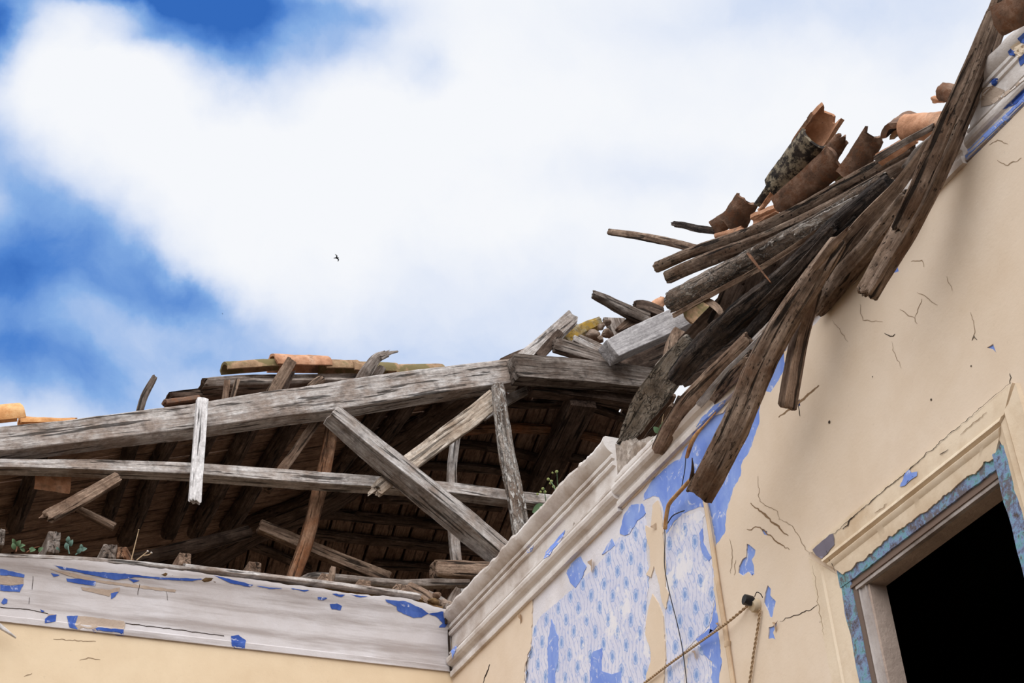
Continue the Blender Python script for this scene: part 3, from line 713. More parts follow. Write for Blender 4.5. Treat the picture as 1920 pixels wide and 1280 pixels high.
def decal(name, poly, target, mat, lift=.0016, amp=1.5, step=5, seed=1):
    """A flake lying on a curved moulding: the outline is laid on the surface and follows its relief."""
    tree, mw = target
    pts = jagged(poly, amp, step, seed)
    bm = bmesh.new(); vs = [bm.verts.new((x, y, 0)) for x, y in pts]
    ed = [bm.edges.new((vs[i], vs[(i+1) % len(vs)])) for i in range(len(vs))]
    bmesh.ops.triangle_fill(bm, edges=ed, use_beauty=True)
    for _ in range(4):
        lg = [e for e in bm.edges if e.calc_length() > 8]
        if not lg: break
        bmesh.ops.subdivide_edges(bm, edges=lg, cuts=1); bmesh.ops.triangulate(bm, faces=bm.faces[:])
    bad = []
    for v in bm.verts:
        h = tree.ray_cast(CAM, ray(v.co.x, v.co.y).normalized())
        if h[0] is None: bad.append(v); continue
        n = h[1] if h[1].dot(CAM-h[0]) > 0 else -h[1]
        v.co = h[0]+n*lift
    bmesh.ops.delete(bm, geom=bad, context='VERTS')
    bm.normal_update()
    for f in bm.faces:
        if f.normal.dot(CAM-f.calc_center_median()) < 0: f.normal_flip()
    return bm, name, mat
def flake(name, poly, tgt, tobj, mat, **kw):
    bm, n, m = decal(name, poly, tgt, mat, **kw); return link(n, bm, m, tobj, smooth=False)
tb, tr_, tn = bvh_of(cor_back), bvh_of(cor_right), bvh_of(cor_near)
tm = bvh_of(cor_mid)
for poly in ([(0, 1066), (12, 1068), (46, 1077), (45, 1083), (20, 1079), (0, 1078)], [(0, 1096), (20, 1098), (44, 1095), (37, 1110), (12, 1108), (0, 1107)],
             [(100, 1059), (160, 1070), (230, 1075), (300, 1082), (380, 1085), (360, 1089), (300, 1086), (255, 1082), (215, 1087), (172, 1078), (135, 1070), (115, 1067)],
             [(124, 1084), (150, 1085), (180, 1090), (178, 1098), (160, 1096), (126, 1090)], [(2, 1130), (8, 1121), (14, 1124), (13, 1131), (6, 1133)], [(95, 1074), (112, 1078), (100, 1081)],
             [(208, 1112), (222, 1109), (216, 1118), (208, 1123)], [(84, 1160), (92, 1154), (106, 1152), (104, 1165), (84, 1168)], [(75, 1142), (84, 1146), (78, 1148)],
             [(125, 1155), (146, 1154), (140, 1172), (146, 1180), (130, 1176)], [(173, 1180), (184, 1176), (232, 1180), (232, 1190), (200, 1190), (176, 1184)],
             [(433, 1192), (447, 1190), (455, 1196), (461, 1200), (459, 1215), (435, 1215)], [(400, 1078), (440, 1088), (475, 1096), (468, 1100), (432, 1093)],
             [(595, 1119), (606, 1119), (614, 1121), (606, 1125), (596, 1124)], [(618, 1132), (632, 1131), (641, 1136), (638, 1144), (622, 1142)], [(622, 1113), (647, 1115), (640, 1119)],
             [(655, 1114), (690, 1118), (675, 1120)], [(722, 1124), (760, 1127), (790, 1140), (804, 1150), (790, 1157), (775, 1158), (745, 1145), (743, 1136), (728, 1130)],
             [(803, 1150), (828, 1146), (846, 1150), (842, 1164), (834, 1176), (822, 1176), (830, 1168), (818, 1156)],
             [(240, 1084), (262, 1088), (250, 1092)], [(545, 1103), (580, 1106), (570, 1109)], [(480, 1098), (530, 1103), (505, 1104)]):
    flake('blue_paint', poly, tb, cor_back, BLUED, amp=1.0, step=4)
for poly in ([(0, 1079), (44, 1083), (44, 1095), (20, 1097), (0, 1095)], [(152, 1100), (205, 1105), (225, 1101), (222, 1110), (208, 1112), (205, 1118), (180, 1112), (154, 1106)], [(92, 1066), (145, 1076), (190, 1088), (250, 1095), (330, 1106), (328, 1110), (260, 1102), (200, 1094), (140, 1083)],
             [(146, 1154), (232, 1164), (235, 1170), (232, 1180), (184, 1178), (172, 1184), (146, 1190), (148, 1180), (141, 1172)], [(90, 1151), (106, 1152), (104, 1157), (88, 1160)]):
    flake('bare_plaster', poly, tb, cor_back, BAREP, amp=1.0, step=4, lift=.0012)
for c in ([(0, 1138), (50, 1142), (90, 1150)], [(235, 1168), (300, 1176), (420, 1192)], [(232, 1185), (230, 1200)], [(262, 1095), (258, 1115)], [(62, 1080), (60, 1105)], [(312, 1108), (314, 1125)], [(55, 1120), (54, 1132)]):
    tree, mw = tb
    pts = jagged(c, 1, 6, 2, closed=False); bm = bmesh.new(); Lq = None
    for i, p in enumerate(pts):
        q = []
        for s in (-.7, .7):
            h = tree.ray_cast(CAM, ray(p[0]+s*.6, p[1]+s).normalized())
            q.append(bm.verts.new(h[0]+Vector((0, -.0012, 0))) if h[0] is not None else None)
        if None not in q and Lq: bm.faces.new((Lq[0], Lq[1], q[1], q[0]))
        Lq = q if None not in q else None
    link('crack', bm, CRACKM, cor_back, smooth=False)
for poly in ([(1020, 1048), (1024, 1034), (1042, 1014), (1060, 993), (1057, 1006), (1043, 1024), (1030, 1042)], [(988, 1032), (994, 1024), (1001, 1022), (998, 1032), (990, 1036)], [(846, 1220), (857, 1208), (856, 1216), (849, 1235)]):
    flake('blue_paint', poly, tr_, cor_right, BLUE, amp=1.2, step=4)
for poly in ([(1786, 314), (1800, 290), (1822, 276), (1845, 252), (1880, 220), (1930, 172), (1930, 200), (1890, 232), (1858, 262), (1832, 284), (1806, 304)], [(1856, 155), (1860, 148), (1872, 147), (1870, 158), (1864, 162)], [(1890, 96), (1896, 90), (1906, 96), (1902, 106), (1894, 104)],
             [(1910, 110), (1922, 98), (1930, 98), (1930, 112), (1914, 124)], [(1908, 72), (1922, 60), (1930, 60), (1930, 84), (1914, 80)], [(1880, 205), (1905, 180), (1928, 158), (1930, 172), (1905, 196)]):
    flake('blue_paint', poly, tn, cor_near, BLUED if poly[0][0] > 1800 else BLUE, amp=1.0, step=4)
for poly in ([(1306, 800), (1316, 783), (1340, 760), (1362, 748), (1356, 762), (1340, 780), (1322, 794), (1312, 806)], [(1298, 812), (1306, 806), (1310, 812), (1300, 822)]):
    flake('blue_paint', poly, tm, cor_mid, BLUE, amp=1.2, step=4)
flake('bare_plaster', [(1842, 165), (1862, 160), (1885, 170), (1878, 178), (1905, 160), (1930, 132), (1930, 142), (1900, 168), (1880, 184), (1860, 196), (1840, 200)], tn, cor_near, BAREP, amp=1.5, step=4)
flake('cream_paint', [(1894, 88), (1912, 76), (1918, 84), (1926, 86), (1926, 98), (1908, 108), (1900, 96)], tn, cor_near, CASE, amp=1, step=4)
# dark joint where the two cornices meet
bm = bmesh.new()
gx, gy = XA-.010, YB-.010
box_bm(bm, (XA-.019, YB-.013, 2.605+ZC), (XA-.012, YB-.007, 2.80+ZC)); box_bm(bm, (XA-.036, YB-.034, 2.79+ZC), (XA-.028, YB-.026, 2.845+ZC)); link('joint_crack', bm, CRACKM, cor_right, smooth=False)
# rubble core showing on top of the right wall
bm = bmesh.new(); bmesh.ops.create_grid(bm, x_segments=50, y_segments=70, size=.5)
for v in bm.verts:
    u, s = v.co.x+.5, v.co.y+.5
    y = 3.98+.95*s; e = math.sin(math.pi*s)**.6*math.sin(math.pi*min(1, u*1.15+.12))**.7
    h = 2.80+(.105*e)*(.6+.8*noise.noise(Vector((s*5, u*3, 1))))+  .034*noise.noise(Vector((s*22, u*12, 1)))+.022*noise.noise(Vector((s*55, u*30, 1)))
    if y < 4.2: h -= (4.2-y)*.35
    v.co = Vector((XA-.004+.38*u, y, h+ZC-(.14 if u < .02 or u > .98 or s < .01 or s > .99 else 0)))
link('rubble_core', bm, RUB, wall_right)

# ------------------------------------------------------------------ doorway
dr = tag(empty('door_1', (XA, (DY0+DY1)/2, 0)), 'dark doorway with peeling cream and teal casing at lower right', kind='structure')
def prism_y(bm, prof, y0, y1, n=60, rag=None, m0=0.0, m1=0.0):
    # profile (proj mm, z); rag: index of the first point whose z wanders; m0/m1: mitre (metres of y per metre of z)
    zt = prof[0][1]; rows = []
    for i in range(n+1):
        s = i/n; row = []
        for k, (p, z) in enumerate(prof):
            a, b = y0+m0*(zt-z), y1+m1*(zt-z); y = a+(b-a)*s; zz = z
            if rag and k in rag: zz = z + rag[k]*(1.1*noise.noise(Vector((y*7, 3, 0)))+.6*noise.noise(Vector((y*31, 3, 0)))+.5*noise.noise(Vector((y*77, 3, 0)))+1.2*max(0, noise.noise(Vector((y*19, 8, 0)))-.15))
            row.append(bm.verts.new((XA-p/1000+.0006*noise.noise(Vector((y*40, k, 0))), y, zz+ZC)))
        rows.append(row)
    for r0, r1 in zip(rows, rows[1:]):
        for q in range(len(prof)-1): bm.faces.new((r0[q], r0[q+1], r1[q+1], r1[q]))
    for r in (rows[0], rows[-1]): bm.faces.new(r)
    bmesh.ops.recalc_face_normals(bm, faces=bm.faces[:])
def prism_z(bm, prof, z0, z1, n=60, rag=None, m1=0.0):
    yt = prof[0][1]; rows = []
    for i in range(n+1):
        s = i/n; row = []
        for k, (p, y) in enumerate(prof):
            b = z1-m1*abs(yt-y); z = z0+(b-z0)*s; yy = y
            if rag and k in rag: yy = y + rag[k]*(noise.noise(Vector((z*14, 7, 0)))+.8*noise.noise(Vector((z*45, 7, 0))))
            row.append(bm.verts.new((XA-p/1000+.0006*noise.noise(Vector((z*40, k, 5))), yy, z+ZC)))
        rows.append(row)
    for r0, r1 in zip(rows, rows[1:]):
        for q in range(len(prof)-1): bm.faces.new((r0[q], r0[q+1], r1[q+1], r1[q]))
    for r in (rows[0], rows[-1]): bm.faces.new(r)
    bmesh.ops.recalc_face_normals(bm, faces=bm.faces[:])
zo = 1.977
bm = bmesh.new()
prism_y(bm, [(0, zo), (15, zo), (17, zo-.008), (16, zo-.055), (22, zo-.060), (24, zo-.068), (14, zo-.073), (20, zo-.080), (18, zo-.088), (13, zo-.094), (13, zo-.112), (11, zo-.128), (0, zo-.128)], 2.412, 3.262, 110, {10: .007, 11: .012, 12: .012}, m0=.9, m1=-.9)
link('casing_head', bm, CASE, dr)
bm = bmesh.new()
prism_z(bm, [(0, 3.282), (5, 3.280), (6, 3.262), (6, 3.238), (10, 3.234), (6, 3.228), (8, 3.220), (7, 3.20), (7, 3.185), (6, 3.172), (0, 3.172)], -1.55, zo-.012, 160, {8: .004, 9: .007, 10: .007}, m1=.95)
link('casing_jamb', bm, CASE, dr)
bm = bmesh.new()
prism_z(bm, [(0, 2.40), (16, 2.402), (17, 2.44), (22, 2.452), (14, 2.462), (18, 2.475), (12, 2.488), (11, 2.498), (0, 2.498)], -1.55, zo-.005, 160, {6: .004, 7: .01, 8: .01}, m1=.9)
link('casing_jamb', bm, CASE, dr)
bm = bmesh.new(); prism_y(bm, [(-4, 1.875), (6, 1.875), (7, 1.85), (7, 1.822), (-4, 1.820)], 2.46, 3.172, 70, {3: .003}); link('flaking_lintel_board', bm, TEAL, dr)
bm = bmesh.new(); prism_z(bm, [(-4, 3.19), (4, 3.19), (5, 3.17), (5, 3.128), (-4, 3.126)], -1.58, 1.822, 110, {3: .003}); link('flaking_jamb_board', bm, TEAL, dr)
bm = bmesh.new(); prism_z(bm, [(-4, 2.47), (10, 2.47), (12, 2.50), (12, 2.534), (-4, 2.545)], -1.58, 1.86, 110, {3: .006, 4: .006}); link('flaking_jamb_board', bm, TEAL, dr)
bm = bmesh.new(); prism_y(bm, [(-12, 1.824), (2, 1.824), (2, 1.812), (8, 1.809), (8, 1.801), (-12, 1.801)], 2.50, 3.13, 40); o = link('frame_head', bm, FRAMED, dr)
bm = bmesh.new(); prism_y(bm, [(-9, 1.801), (4, 1.801), (5, 1.796), (4, 1.791), (-9, 1.791)], 2.52, 3.115, 40, {2: .0008}); link('frame_bead', bm, FRAMEW, dr)
bm = bmesh.new(); prism_z(bm, [(-10, 3.132), (3, 3.132), (3, 3.112), (-10, 3.110)], -1.58, 1.812, 60); link('frame_jamb', bm, FRAMED, dr)
bm = bmesh.new(); prism_z(bm, [(-12, 3.112), (-1, 3.112), (1, 3.109), (-1, 3.105), (-4, 3.104), (-5, 3.088), (-2, 3.086), (-2, 3.081), (-12, 3.079)], -1.58, 1.797, 60); link('frame_bead', bm, FRAMEW, dr)
bm = bmesh.new(); box_bm(bm, (XA+.010, DY0-.02, 1.790+ZC), (XA+.058, DY1-.04, DZ+.03)); box_bm(bm, (XA+.006, 3.072, .0), (XA+.058, DY1+.01, 1.7899+ZC)); box_bm(bm, (XA+.012, DY0-.02, 0), (XA+.058, 2.535, 1.8+ZC)); link('reveal', bm, SOFFIT, dr, smooth=False)
bm, _, m = decal('x', [(1516, 1040), (1524, 1030), (1540, 1016), (1556, 1002), (1563, 1000), (1566, 1020), (1550, 1040), (1538, 1052), (1528, 1058), (1520, 1052)], bvh_of(bpy.data.objects['casing_head']), GREYD, lift=.002); link('bare_wood_patch', bm, plain('bare_wood_bluish', rgb(124, 118, 132), .9), dr, smooth=False)
bm, _, m = decal('x', [(1688, 912), (1698, 888), (1706, 880), (1710, 886), (1721, 884), (1720, 892), (1708, 900), (1698, 910)], bvh_of(bpy.data.objects['casing_head']), BLUE, lift=.002); link('blue_paint', bm, BLUE, dr, smooth=False)

for c, mt, wd in (([(1522, 1036), (1600, 968), (1680, 900), (1760, 832), (1830, 772), (1896, 716)], CRACKM, .8), ([(1524, 1060), (1532, 1110), (1540, 1165), (1545, 1190)], CRACKL, .8), ([(1580, 992), (1590, 984), (1592, 974), (1602, 968)], CRACKM, 1.3),
                  ([(1762, 852), (1778, 842)], CRACKM, .9), ([(1700, 905), (1712, 893)], CRACKM, 1.0), ([(1550, 1032), (1560, 1060), (1566, 1072)], CRACKM, .7), ([(1640, 962), (1662, 944)], CRACKL, .9), ([(1800, 815), (1850, 772)], CRACKL, .8)):
    crack(c, mt, wd, dr, 'X', .0185)

# ------------------------------------------------------------------ things on the right wall
cable('conduit_pipe', 'cream painted conduit pipe running down the wall beside the wallpaper', [(1318, 915), (1330, 985), (1347, 1100), (1362, 1195), (1376, 1290)], 4.6, PIPEP, off=.012, cat='pipe')
P = pt(1364, 1207, 'X', .012); bm = bmesh.new(); r = 6.2*pxm(P); tube_into(bm, [Vector((0, -.003, .008)), Vector((0, .003, -.008))], r, 12); link('clip', bm, PIPEP, bpy.data.objects['conduit_pipe'], Matrix.Translation(P))
cable('wire', 'thin black wire dangling down the wallpaper below the cane', [(1246, 990), (1247, 1010), (1246, 1060), (1255, 1110), (1270, 1170), (1281, 1225), (1290, 1300)], .9, WIRE, off=.02, cat='wire')
cable('wire', 'short black looped wire beside the lower end of the cane', [(1250, 984), (1260, 968), (1272, 961), (1283, 957)], 1.1, WIRE, off=.015, cat='wire')
cable('wire', 'black string joining the two hanging pieces of cane', [(1286, 856), (1284, 880), (1281, 897), (1278, 912), (1272, 922)], .9, WIRE, off=.04, cat='wire')
cable('twisted_cable', 'old twisted flex running diagonally across the wallpaper and the conduit', [(1195, 1290, .012), (1250, 1248, .014), (1300, 1212, .014), (1345, 1180, .03), (1372, 1160, .03), (1398, 1138, .012), (1404, 1132, .012), (1404, 1128, .012), (1400, 1130, .012)], 1.9, ROPE, cat='cable', twist=True)
cable('twisted_cable', 'old twisted flex hanging straight down from the black socket', [(1425, 1142), (1421, 1175), (1413, 1225), (1404, 1290)], 2.0, ROPE, off=.012, cat='cable', twist=True)
P = pt(1419, 1130, 'X', .006); so = tag(empty('light_socket', P), 'broken black socket on a ceramic base on the cream wall', 'socket')
u = pxm(P)
bm = bmesh.new(); tube_into(bm, [P+Vector((0, 0, -.008)), P+Vector((-.014, 0, -.010)), P+Vector((-.020, 0, -.012))], [13*u, 13*u, 10*u], 16); link('base', bm, IVORY, so)
bm = bmesh.new(); tube_into(bm, [P+Vector((-.014, 0, .004)), P+Vector((-.030, 0, .004)), P+Vector((-.040, .0, .006))], [10*u, 11*u, 9*u], 14)
for v in bm.verts: v.co.z += .004*noise.noise(v.co*90)
link('holder', bm, BLACK, so)
cable('wire_end', None, [(1415, 1118, .03), (1419, 1110, .035), (1426, 1113, .03), (1430, 1120, .02)], .9, WIRE, cat=None, parent=so)
beam('cane', 'upper piece of broken cane hanging below the cornice end', 'cane', [(1340, 775, .05), (1318, 800, .05), (1305, 815, .05), (1296, 832, .05), (1291, 846, .05), (1288, 857, .05)], [3, 4, 8, 8, 8, 7], CANE, kind='X', shape='round', rough=.05, cracks=0, jag=(.004, .002), group='pieces of hanging cane')
beam('cane', 'lower longer piece of bent cane hanging in front of the blue paint', 'cane', [(1300, 893, .06), (1280, 915, .05), (1262, 935, .045), (1253, 948, .04), (1249, 970, .035), (1247, 991, .03)], [6, 8, 8, 8, 8, 8], CANE, kind='X', shape='round', rough=.06, cracks=0, jag=(.004, .002), group='pieces of hanging cane')
beam('splinter', 'pale pointed splinter poking in at the left edge below the cornice', 'splinter', [(-30, 1150, YB-.06), (0, 1172, YB-.06), (29, 1193, YB-.06)], [9, 8, 1.5], BLEACH, d=.012, shape='slab', jag=(.01, .002))

# curled flakes of cream paint
def curl(px, py, dirx, L, wd, mat=CREAM):
    P = pt(px, py, 'X', .006); u = pxm(P); bm = bmesh.new(); rows = []
    T = (pt(px+dirx[0], py+dirx[1], 'X', .006)-P).normalized(); B = Vector((-1, 0, 0)).cross(T)
    for i in range(9):
        t = i/8; a = t*1.5; r = L*u/1.5
        base = P + T*(r*math.sin(a)) + Vector((-1, 0, 0))*(r*(1-math.cos(a)))
        hw = wd*u*(1-.85*t)/2
        rows.append([bm.verts.new(base+B*hw*k) for k in (-1, 0, 1)])
    for r0, r1 in zip(rows, rows[1:]):
        for q in range(2): bm.faces.new((r0[q], r0[q+1], r1[q+1], r1[q]))
    bmesh.ops.solidify(bm, geom=bm.faces[:], thickness=.0012)
    link('paint_curl', bm, mat, wall_right)
for a in ((1108, 1060, (.9, -.5), 26, 26), (1452, 1176, (.6, -.6), 20, 22), (975, 1160, (.8, -.6), 20, 20), (1535, 575, (-.5, -.9), 22, 26), (1560, 560, (-.4, -.9), 18, 30), (1590, 540, (-.5, -.9), 18, 30), (1518, 606, (-.6, -.7), 18, 22), (1230, 985, (-.5, .4), 12, 14), (1302, 1228, (.7, -.5), 24, 16), (1345, 1172, (.8, -.3), 18, 12)): curl(*a)

# ------------------------------------------------------------------ roof: boarded slopes, purlins, battens
def board_bm(bm, gl, A, B, wv, nv, th, seed):
    """one board from A to B, width vector wv, up vector nv"""
    sv = Vector((seed*1.71, seed*.37, 0)); L = (B-A).length; k = max(3, int(L/.06)); rings = []
    for i in range(k+1):
        t = i/k; s = L*t; c = A.lerp(B, t)
        o1 = .006*noise.noise(sv+Vector((s*2.3, 0, 0))); o2 = .006*noise.noise(sv+Vector((s*2.3, 5, 0))); up = .007*noise.noise(sv+Vector((s*1.6, 9, 0)))
        e = Vector()
        if i in (0, k): e = (B-A).normalized()*.02*noise.noise(sv+Vector((i*3, 2, 0)))
        wl = wv.normalized(); q = []
        for (f, g) in ((0, 0), (.5, 0), (1, 0), (1, 1), (0, 1)):
            p = c + wv*f + wl*(o1 if f == 0 else o2 if f == 1 else 0) + nv*(th*g+up+(.004*noise.noise(sv+Vector((s*6, f*4, 3))) if g == 0 else 0)) + e
            v = bm.verts.new(p); v[gl] = (s+seed*1.3, f*wv.length+seed*.31, g*.02); q.append(v)
        rings.append(q)
    for r0, r1 in zip(rings, rings[1:]):
        for q in range(5): bm.faces.new((r0[q], r0[(q+1) % 5], r1[(q+1) % 5], r1[q]))
    bm.faces.new(rings[0]); bm.faces.new(rings[-1][::-1])
def zL(x, off=0): return Z0-off+ML*x+ZC
def zH(y, off=0): return ZB-off-MH*(y-YT)+ZC
def hip_x(y): return XB-MH*(y-YT)/ML
rl = tag(empty('roof_slope', (1.5, 7.5, zL(1.5))), 'dark boarded underside of the left roof slope above the back wall', 'roof')
bm = bmesh.new(); gl = bm.verts.layers.float_vector.new('g')
y = YT+.05; i = 0
while y < 10.3:
    wd = random.uniform(.085, .14); xe = hip_x(y+wd/2)+random.uniform(.0, .05); xs = -2.2
    # boards laid a little askew, in two lengths
    cut = random.uniform(.2, 2.0); sk = random.uniform(-.03, .03)
    for (a, b) in ((xs, min(cut, xe-.2)), (min(cut, xe-.2)+.012, xe)):
        if b-a > .1: board_bm(bm, gl, Vector((a, y, zL(a))), Vector((b, y+sk*.3, zL(b))), Vector((0, wd-.010, 0)), -NL, .018, i); i += 1
    y += wd
bmesh.ops.recalc_face_normals(bm, faces=bm.faces[:])
link('roof_boards', bm, PLANK, rl)
def corr(name, P0, U, V, nu, nv, wave, amp, parent, mat, nv_up, xmin=None):
    bm = bmesh.new(); rows = []
    for i in range(nu+1):
        row = []
        for j in range(nv+1):
            p = P0+U*(i/nu)+V*(j/nv); s = (U*(i/nu)).length
            row.append(bm.verts.new(p+nv_up*(amp*abs(math.sin(math.pi*s/wave))+.015*((j/nv*V.length/.35) % 1)+.006*noise.noise(p*6))))
        rows.append(row)
    for i in range(nu):
        for j in range(nv):
            if xmin is None or rows[i][j].co.x > xmin(rows[i][j].co.y): bm.faces.new((rows[i][j], rows[i+1][j], rows[i+1][j+1], rows[i][j+1]))
    bmesh.ops.delete(bm, geom=[v for v in bm.verts if not v.link_faces], context='VERTS')
    link(name, bm, mat, parent)
cov = .03
corr('tile_covering', Vector((-2.2, YT+.55, zL(-2.2)+cov)), Vector((0, 3.9, 0)), Vector((XB+2.1, 0, ML*(XB+2.1))), 120, 60, .2, .04, rl, TCD, -NL)
rh = tag(empty('roof_slope', (3.3, 7.5, zH(7.5))), 'dark boarded underside of the rear hip slope beyond the crossed braces', 'roof')
bm = bmesh.new(); gl = bm.verts.layers.float_vector.new('g')
a = pt(1062, 715, 'H', 0); b = pt(958, 975, 'H', 0); dh = (b-a); dh = dh/dh.y        # board direction on the slope, per metre of y
XR = pt(1128, 810, 'H', 0).x
x = .6; i = 0
while x < XR+1.2:
    wd = random.uniform(.095, .15)
    gap = .015
    xx = x      # position at y = YT
    x += wd
    # start where the board leaves the hip
    ya = YT-.02
    while ya < 10.2 and xx+dh.x*(ya-YT) < hip_x(ya)-.02: ya += .03
    yb = 10.35
    at = xx+dh.x*(pt(1128, 810, 'H', 0).y-YT)
    if at > XR and at < XR+.045: continue
    if at > XR: ya = max(ya, YT-.02)
    if yb-ya < .15: continue
    board_bm(bm, gl, Vector((xx+dh.x*(ya-YT), ya, zH(ya))), Vector((xx+dh.x*(yb-YT), yb, zH(yb))), Vector((wd-gap, 0, 0)), -NH, .018, 300+i); i += 1
bmesh.ops.recalc_face_normals(bm, faces=bm.faces[:])
link('roof_boards', bm, PLANK, rh)
corr('tile_covering', Vector((-1.0, YT+.22, zH(YT+.22)+cov)), Vector((XR+.6+1.0, 0, 0)), Vector((dh.x*4, 4, -MH*4)), 160, 60, .2, .035, rh, TCD, -NH, lambda y: hip_x(y)-.06)

PUR = 'purlins under the left roof slope'
for (p0, p1, wd, lab) in (
    ((74, 868), (28, 1000), 26, 'leftmost dark purlin under the boards, beside the hanging tile'), ((262, 815), (205, 985), 20, 'dark purlin under the left slope, just left of the bleached lath'),
    ((335, 815), (235, 1025), 24, 'split dark purlin passing behind the bleached hanging lath'), ((408, 800), (318, 1010), 22, 'dark purlin emerging just right of the bleached hanging lath'),
    ((482, 785), (372, 1010), 25, 'wide dark purlin midway between the bleached lath and brown strut'), ((566, 780), (430, 1000), 24, 'dark purlin left of the slanted brown strut under the chord'),
    ((740, 745), (628, 905), 20, 'dark purlin seen right of the long white-topped brace head'), ((792, 740), (705, 850), 22, 'dark split purlin nearest the hip rafter on the left slope')):
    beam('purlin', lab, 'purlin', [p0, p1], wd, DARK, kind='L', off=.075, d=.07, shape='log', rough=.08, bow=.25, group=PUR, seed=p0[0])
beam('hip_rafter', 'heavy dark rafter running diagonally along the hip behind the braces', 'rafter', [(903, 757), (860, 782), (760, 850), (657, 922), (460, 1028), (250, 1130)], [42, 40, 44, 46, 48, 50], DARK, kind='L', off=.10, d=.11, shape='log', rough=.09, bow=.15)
BAT = 'battens under the rear hip slope'
for (pp, wd, lab) in (
    ([(945, 757), (1010, 762), (1085, 762)], 12, 'topmost thin batten under the hip slope, right of the flaking post'),
    ([(868, 812), (960, 806), (1062, 812)], 14, 'reddish batten behind the flaking post, second from the top'),
    ([(830, 838), (905, 842), (1022, 868)], 12, 'sagging batten crossing behind the flaking post, third from the top'),
    ([(790, 876), (870, 880), (960, 890), (1010, 903)], 13, 'batten just above the tie beam right of the braces'),
    ([(690, 938), (800, 944), (940, 958)], 11, 'thin batten just below the tie beam behind the long brace'),
    ([(598, 966), (700, 978), (790, 984), (880, 992)], 15, 'thick batten midway under the tie beam behind the brown strut'),
    ([(560, 1002), (680, 1018), (760, 1024), (920, 1040)], 15, 'batten below the thick one, running behind the long brace foot'),
    ([(470, 1028), (520, 1045), (580, 1072)], 13, 'curved batten low in the dark at the foot of the brown strut'),
    ([(700, 1062), (820, 1072), (930, 1085)], 13, 'lowest batten, just above the old branch on the wall'),
    ([(1090, 820), (1120, 826), (1152, 838)], 13, 'short reddish batten end right of the wide rafter by the sky gap'),
    ([(1052, 862), (1090, 866), (1140, 876)], 11, 'short batten low at right of the wide rafter above the rubble'),
    ([(1110, 770), (1150, 782), (1185, 795)], 12, 'short dark batten under the right chord above the sky gap')):
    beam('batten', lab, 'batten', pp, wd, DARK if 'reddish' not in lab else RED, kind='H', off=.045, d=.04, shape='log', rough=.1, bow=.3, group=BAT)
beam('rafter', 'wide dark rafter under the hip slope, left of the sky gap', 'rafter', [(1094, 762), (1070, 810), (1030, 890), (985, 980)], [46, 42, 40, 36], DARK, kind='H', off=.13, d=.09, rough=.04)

# ------------------------------------------------------------------ the truss
beam('top_chord', 'long grey top chord of the truss sloping across the left', 'beam', [(-70, 828), (0, 822), (120, 809), (250, 793), (380, 777), (520, 755), (620, 742), (760, 720), (880, 704), (972, 692)], [48, 46, 44, 44, 46, 50, 52, 50, 46, 44], GREY, off=YT-.02, d=.11, rough=.025, cracks=3, jag=(.01, .004))
beam('top_chord', 'short grey chord lapped over the long one at the truss peak', 'beam', [(968, 684), (1080, 692), (1160, 700), (1262, 712)], [42, 42, 40, 36], GREYD, off=YT-.10, d=.09, rough=.03, cracks=3)
beam('packing_beam', 'dark beam tucked beneath the short chord at the peak', 'beam', [(1000, 724), (1100, 734), (1225, 754)], [16, 18, 20], DARK, off=YT+.0, d=.07, rough=.05)
beam('tie_beam', 'straight grey tie beam crossing the truss below the chord', 'beam', [(-70, 866), (60, 868), (200, 871), (360, 877), (500, 887), (620, 896), (712, 902), (850, 914), (960, 928), (1100, 944)], [14, 16, 20, 21, 22, 22, 20, 20, 20, 20], GREY, off=YT, d=.075, rough=.025, cracks=2)
beam('brace', 'long squared diagonal brace from the chord down to the right wall', 'brace', [(628, 768), (720, 842), (800, 905), (880, 970), (968, 1044)], [29, 32, 34, 34, 33], GREY, off=YT-.19, d=.075, roll=math.radians(80), rough=.03, cracks=3)
beam('brace', 'pale diagonal brace with a splintered lower end behind the long one', 'brace', [(712, 912), (760, 872), (830, 820), (885, 780), (930, 742)], [26, 32, 34, 36, 34], TAN, off=YT-.07, d=.04, rough=.05, cracks=3, jag=(.07, .01))
beam('brace', 'grey offcut of brace poking up behind the flaking post head', 'brace', [(908, 778), (960, 744), (1012, 720)], [16, 16, 13], GREY, off=YT+.11, d=.03, rough=.05)
beam('post', 'flaking whitish post standing from the peak to the cornice', 'post', [(938, 718), (944, 770), (956, 845), (970, 920), (984, 1012)], [20, 24, 27, 29, 30], BARKY, off=YT-.16, d=.06, shape='log', rough=.07, cracks=2, bow=.15)
beam('lath', 'white bleached lath hanging from the chord', 'lath', [(381, 746), (374, 838), (367, 936)], [20, 21, 22], BLEACH, off=YT-.09, d=.03, rough=.03, cracks=1, jag=(.004, .012))
beam('strut', 'rough brown round strut leaning up behind the tie beam', 'strut', [(628, 790), (613, 870), (600, 925), (578, 1010), (551, 1086)], [24, 26, 26, 26, 25], RED, off=YT+.13, d=.06, shape='log', rough=.08, cracks=2)
beam('strut', 'thin slanted brown strut ending just below the tie beam', 'strut', [(598, 782), (550, 852), (502, 914)], [17, 18, 18], BROWN, off=YT+.10, d=.035, rough=.06)
beam('lath', 'slender grey upright lath passing behind the long brace', 'lath', [(858, 808), (850, 870), (850, 925), (854, 1010), (866, 1112)], [14, 15, 15, 17, 17], GREY, off=YT+.12, d=.03, rough=.05)
beam('beam_stub', 'short squared beam end beside the right cornice below the brace foot', 'beam', [(821, 1061), (880, 1064), (962, 1068)], [30, 32, 34], BROWN, off=YT-.20, d=.09, shape='slab', rough=.04, cracks=2)
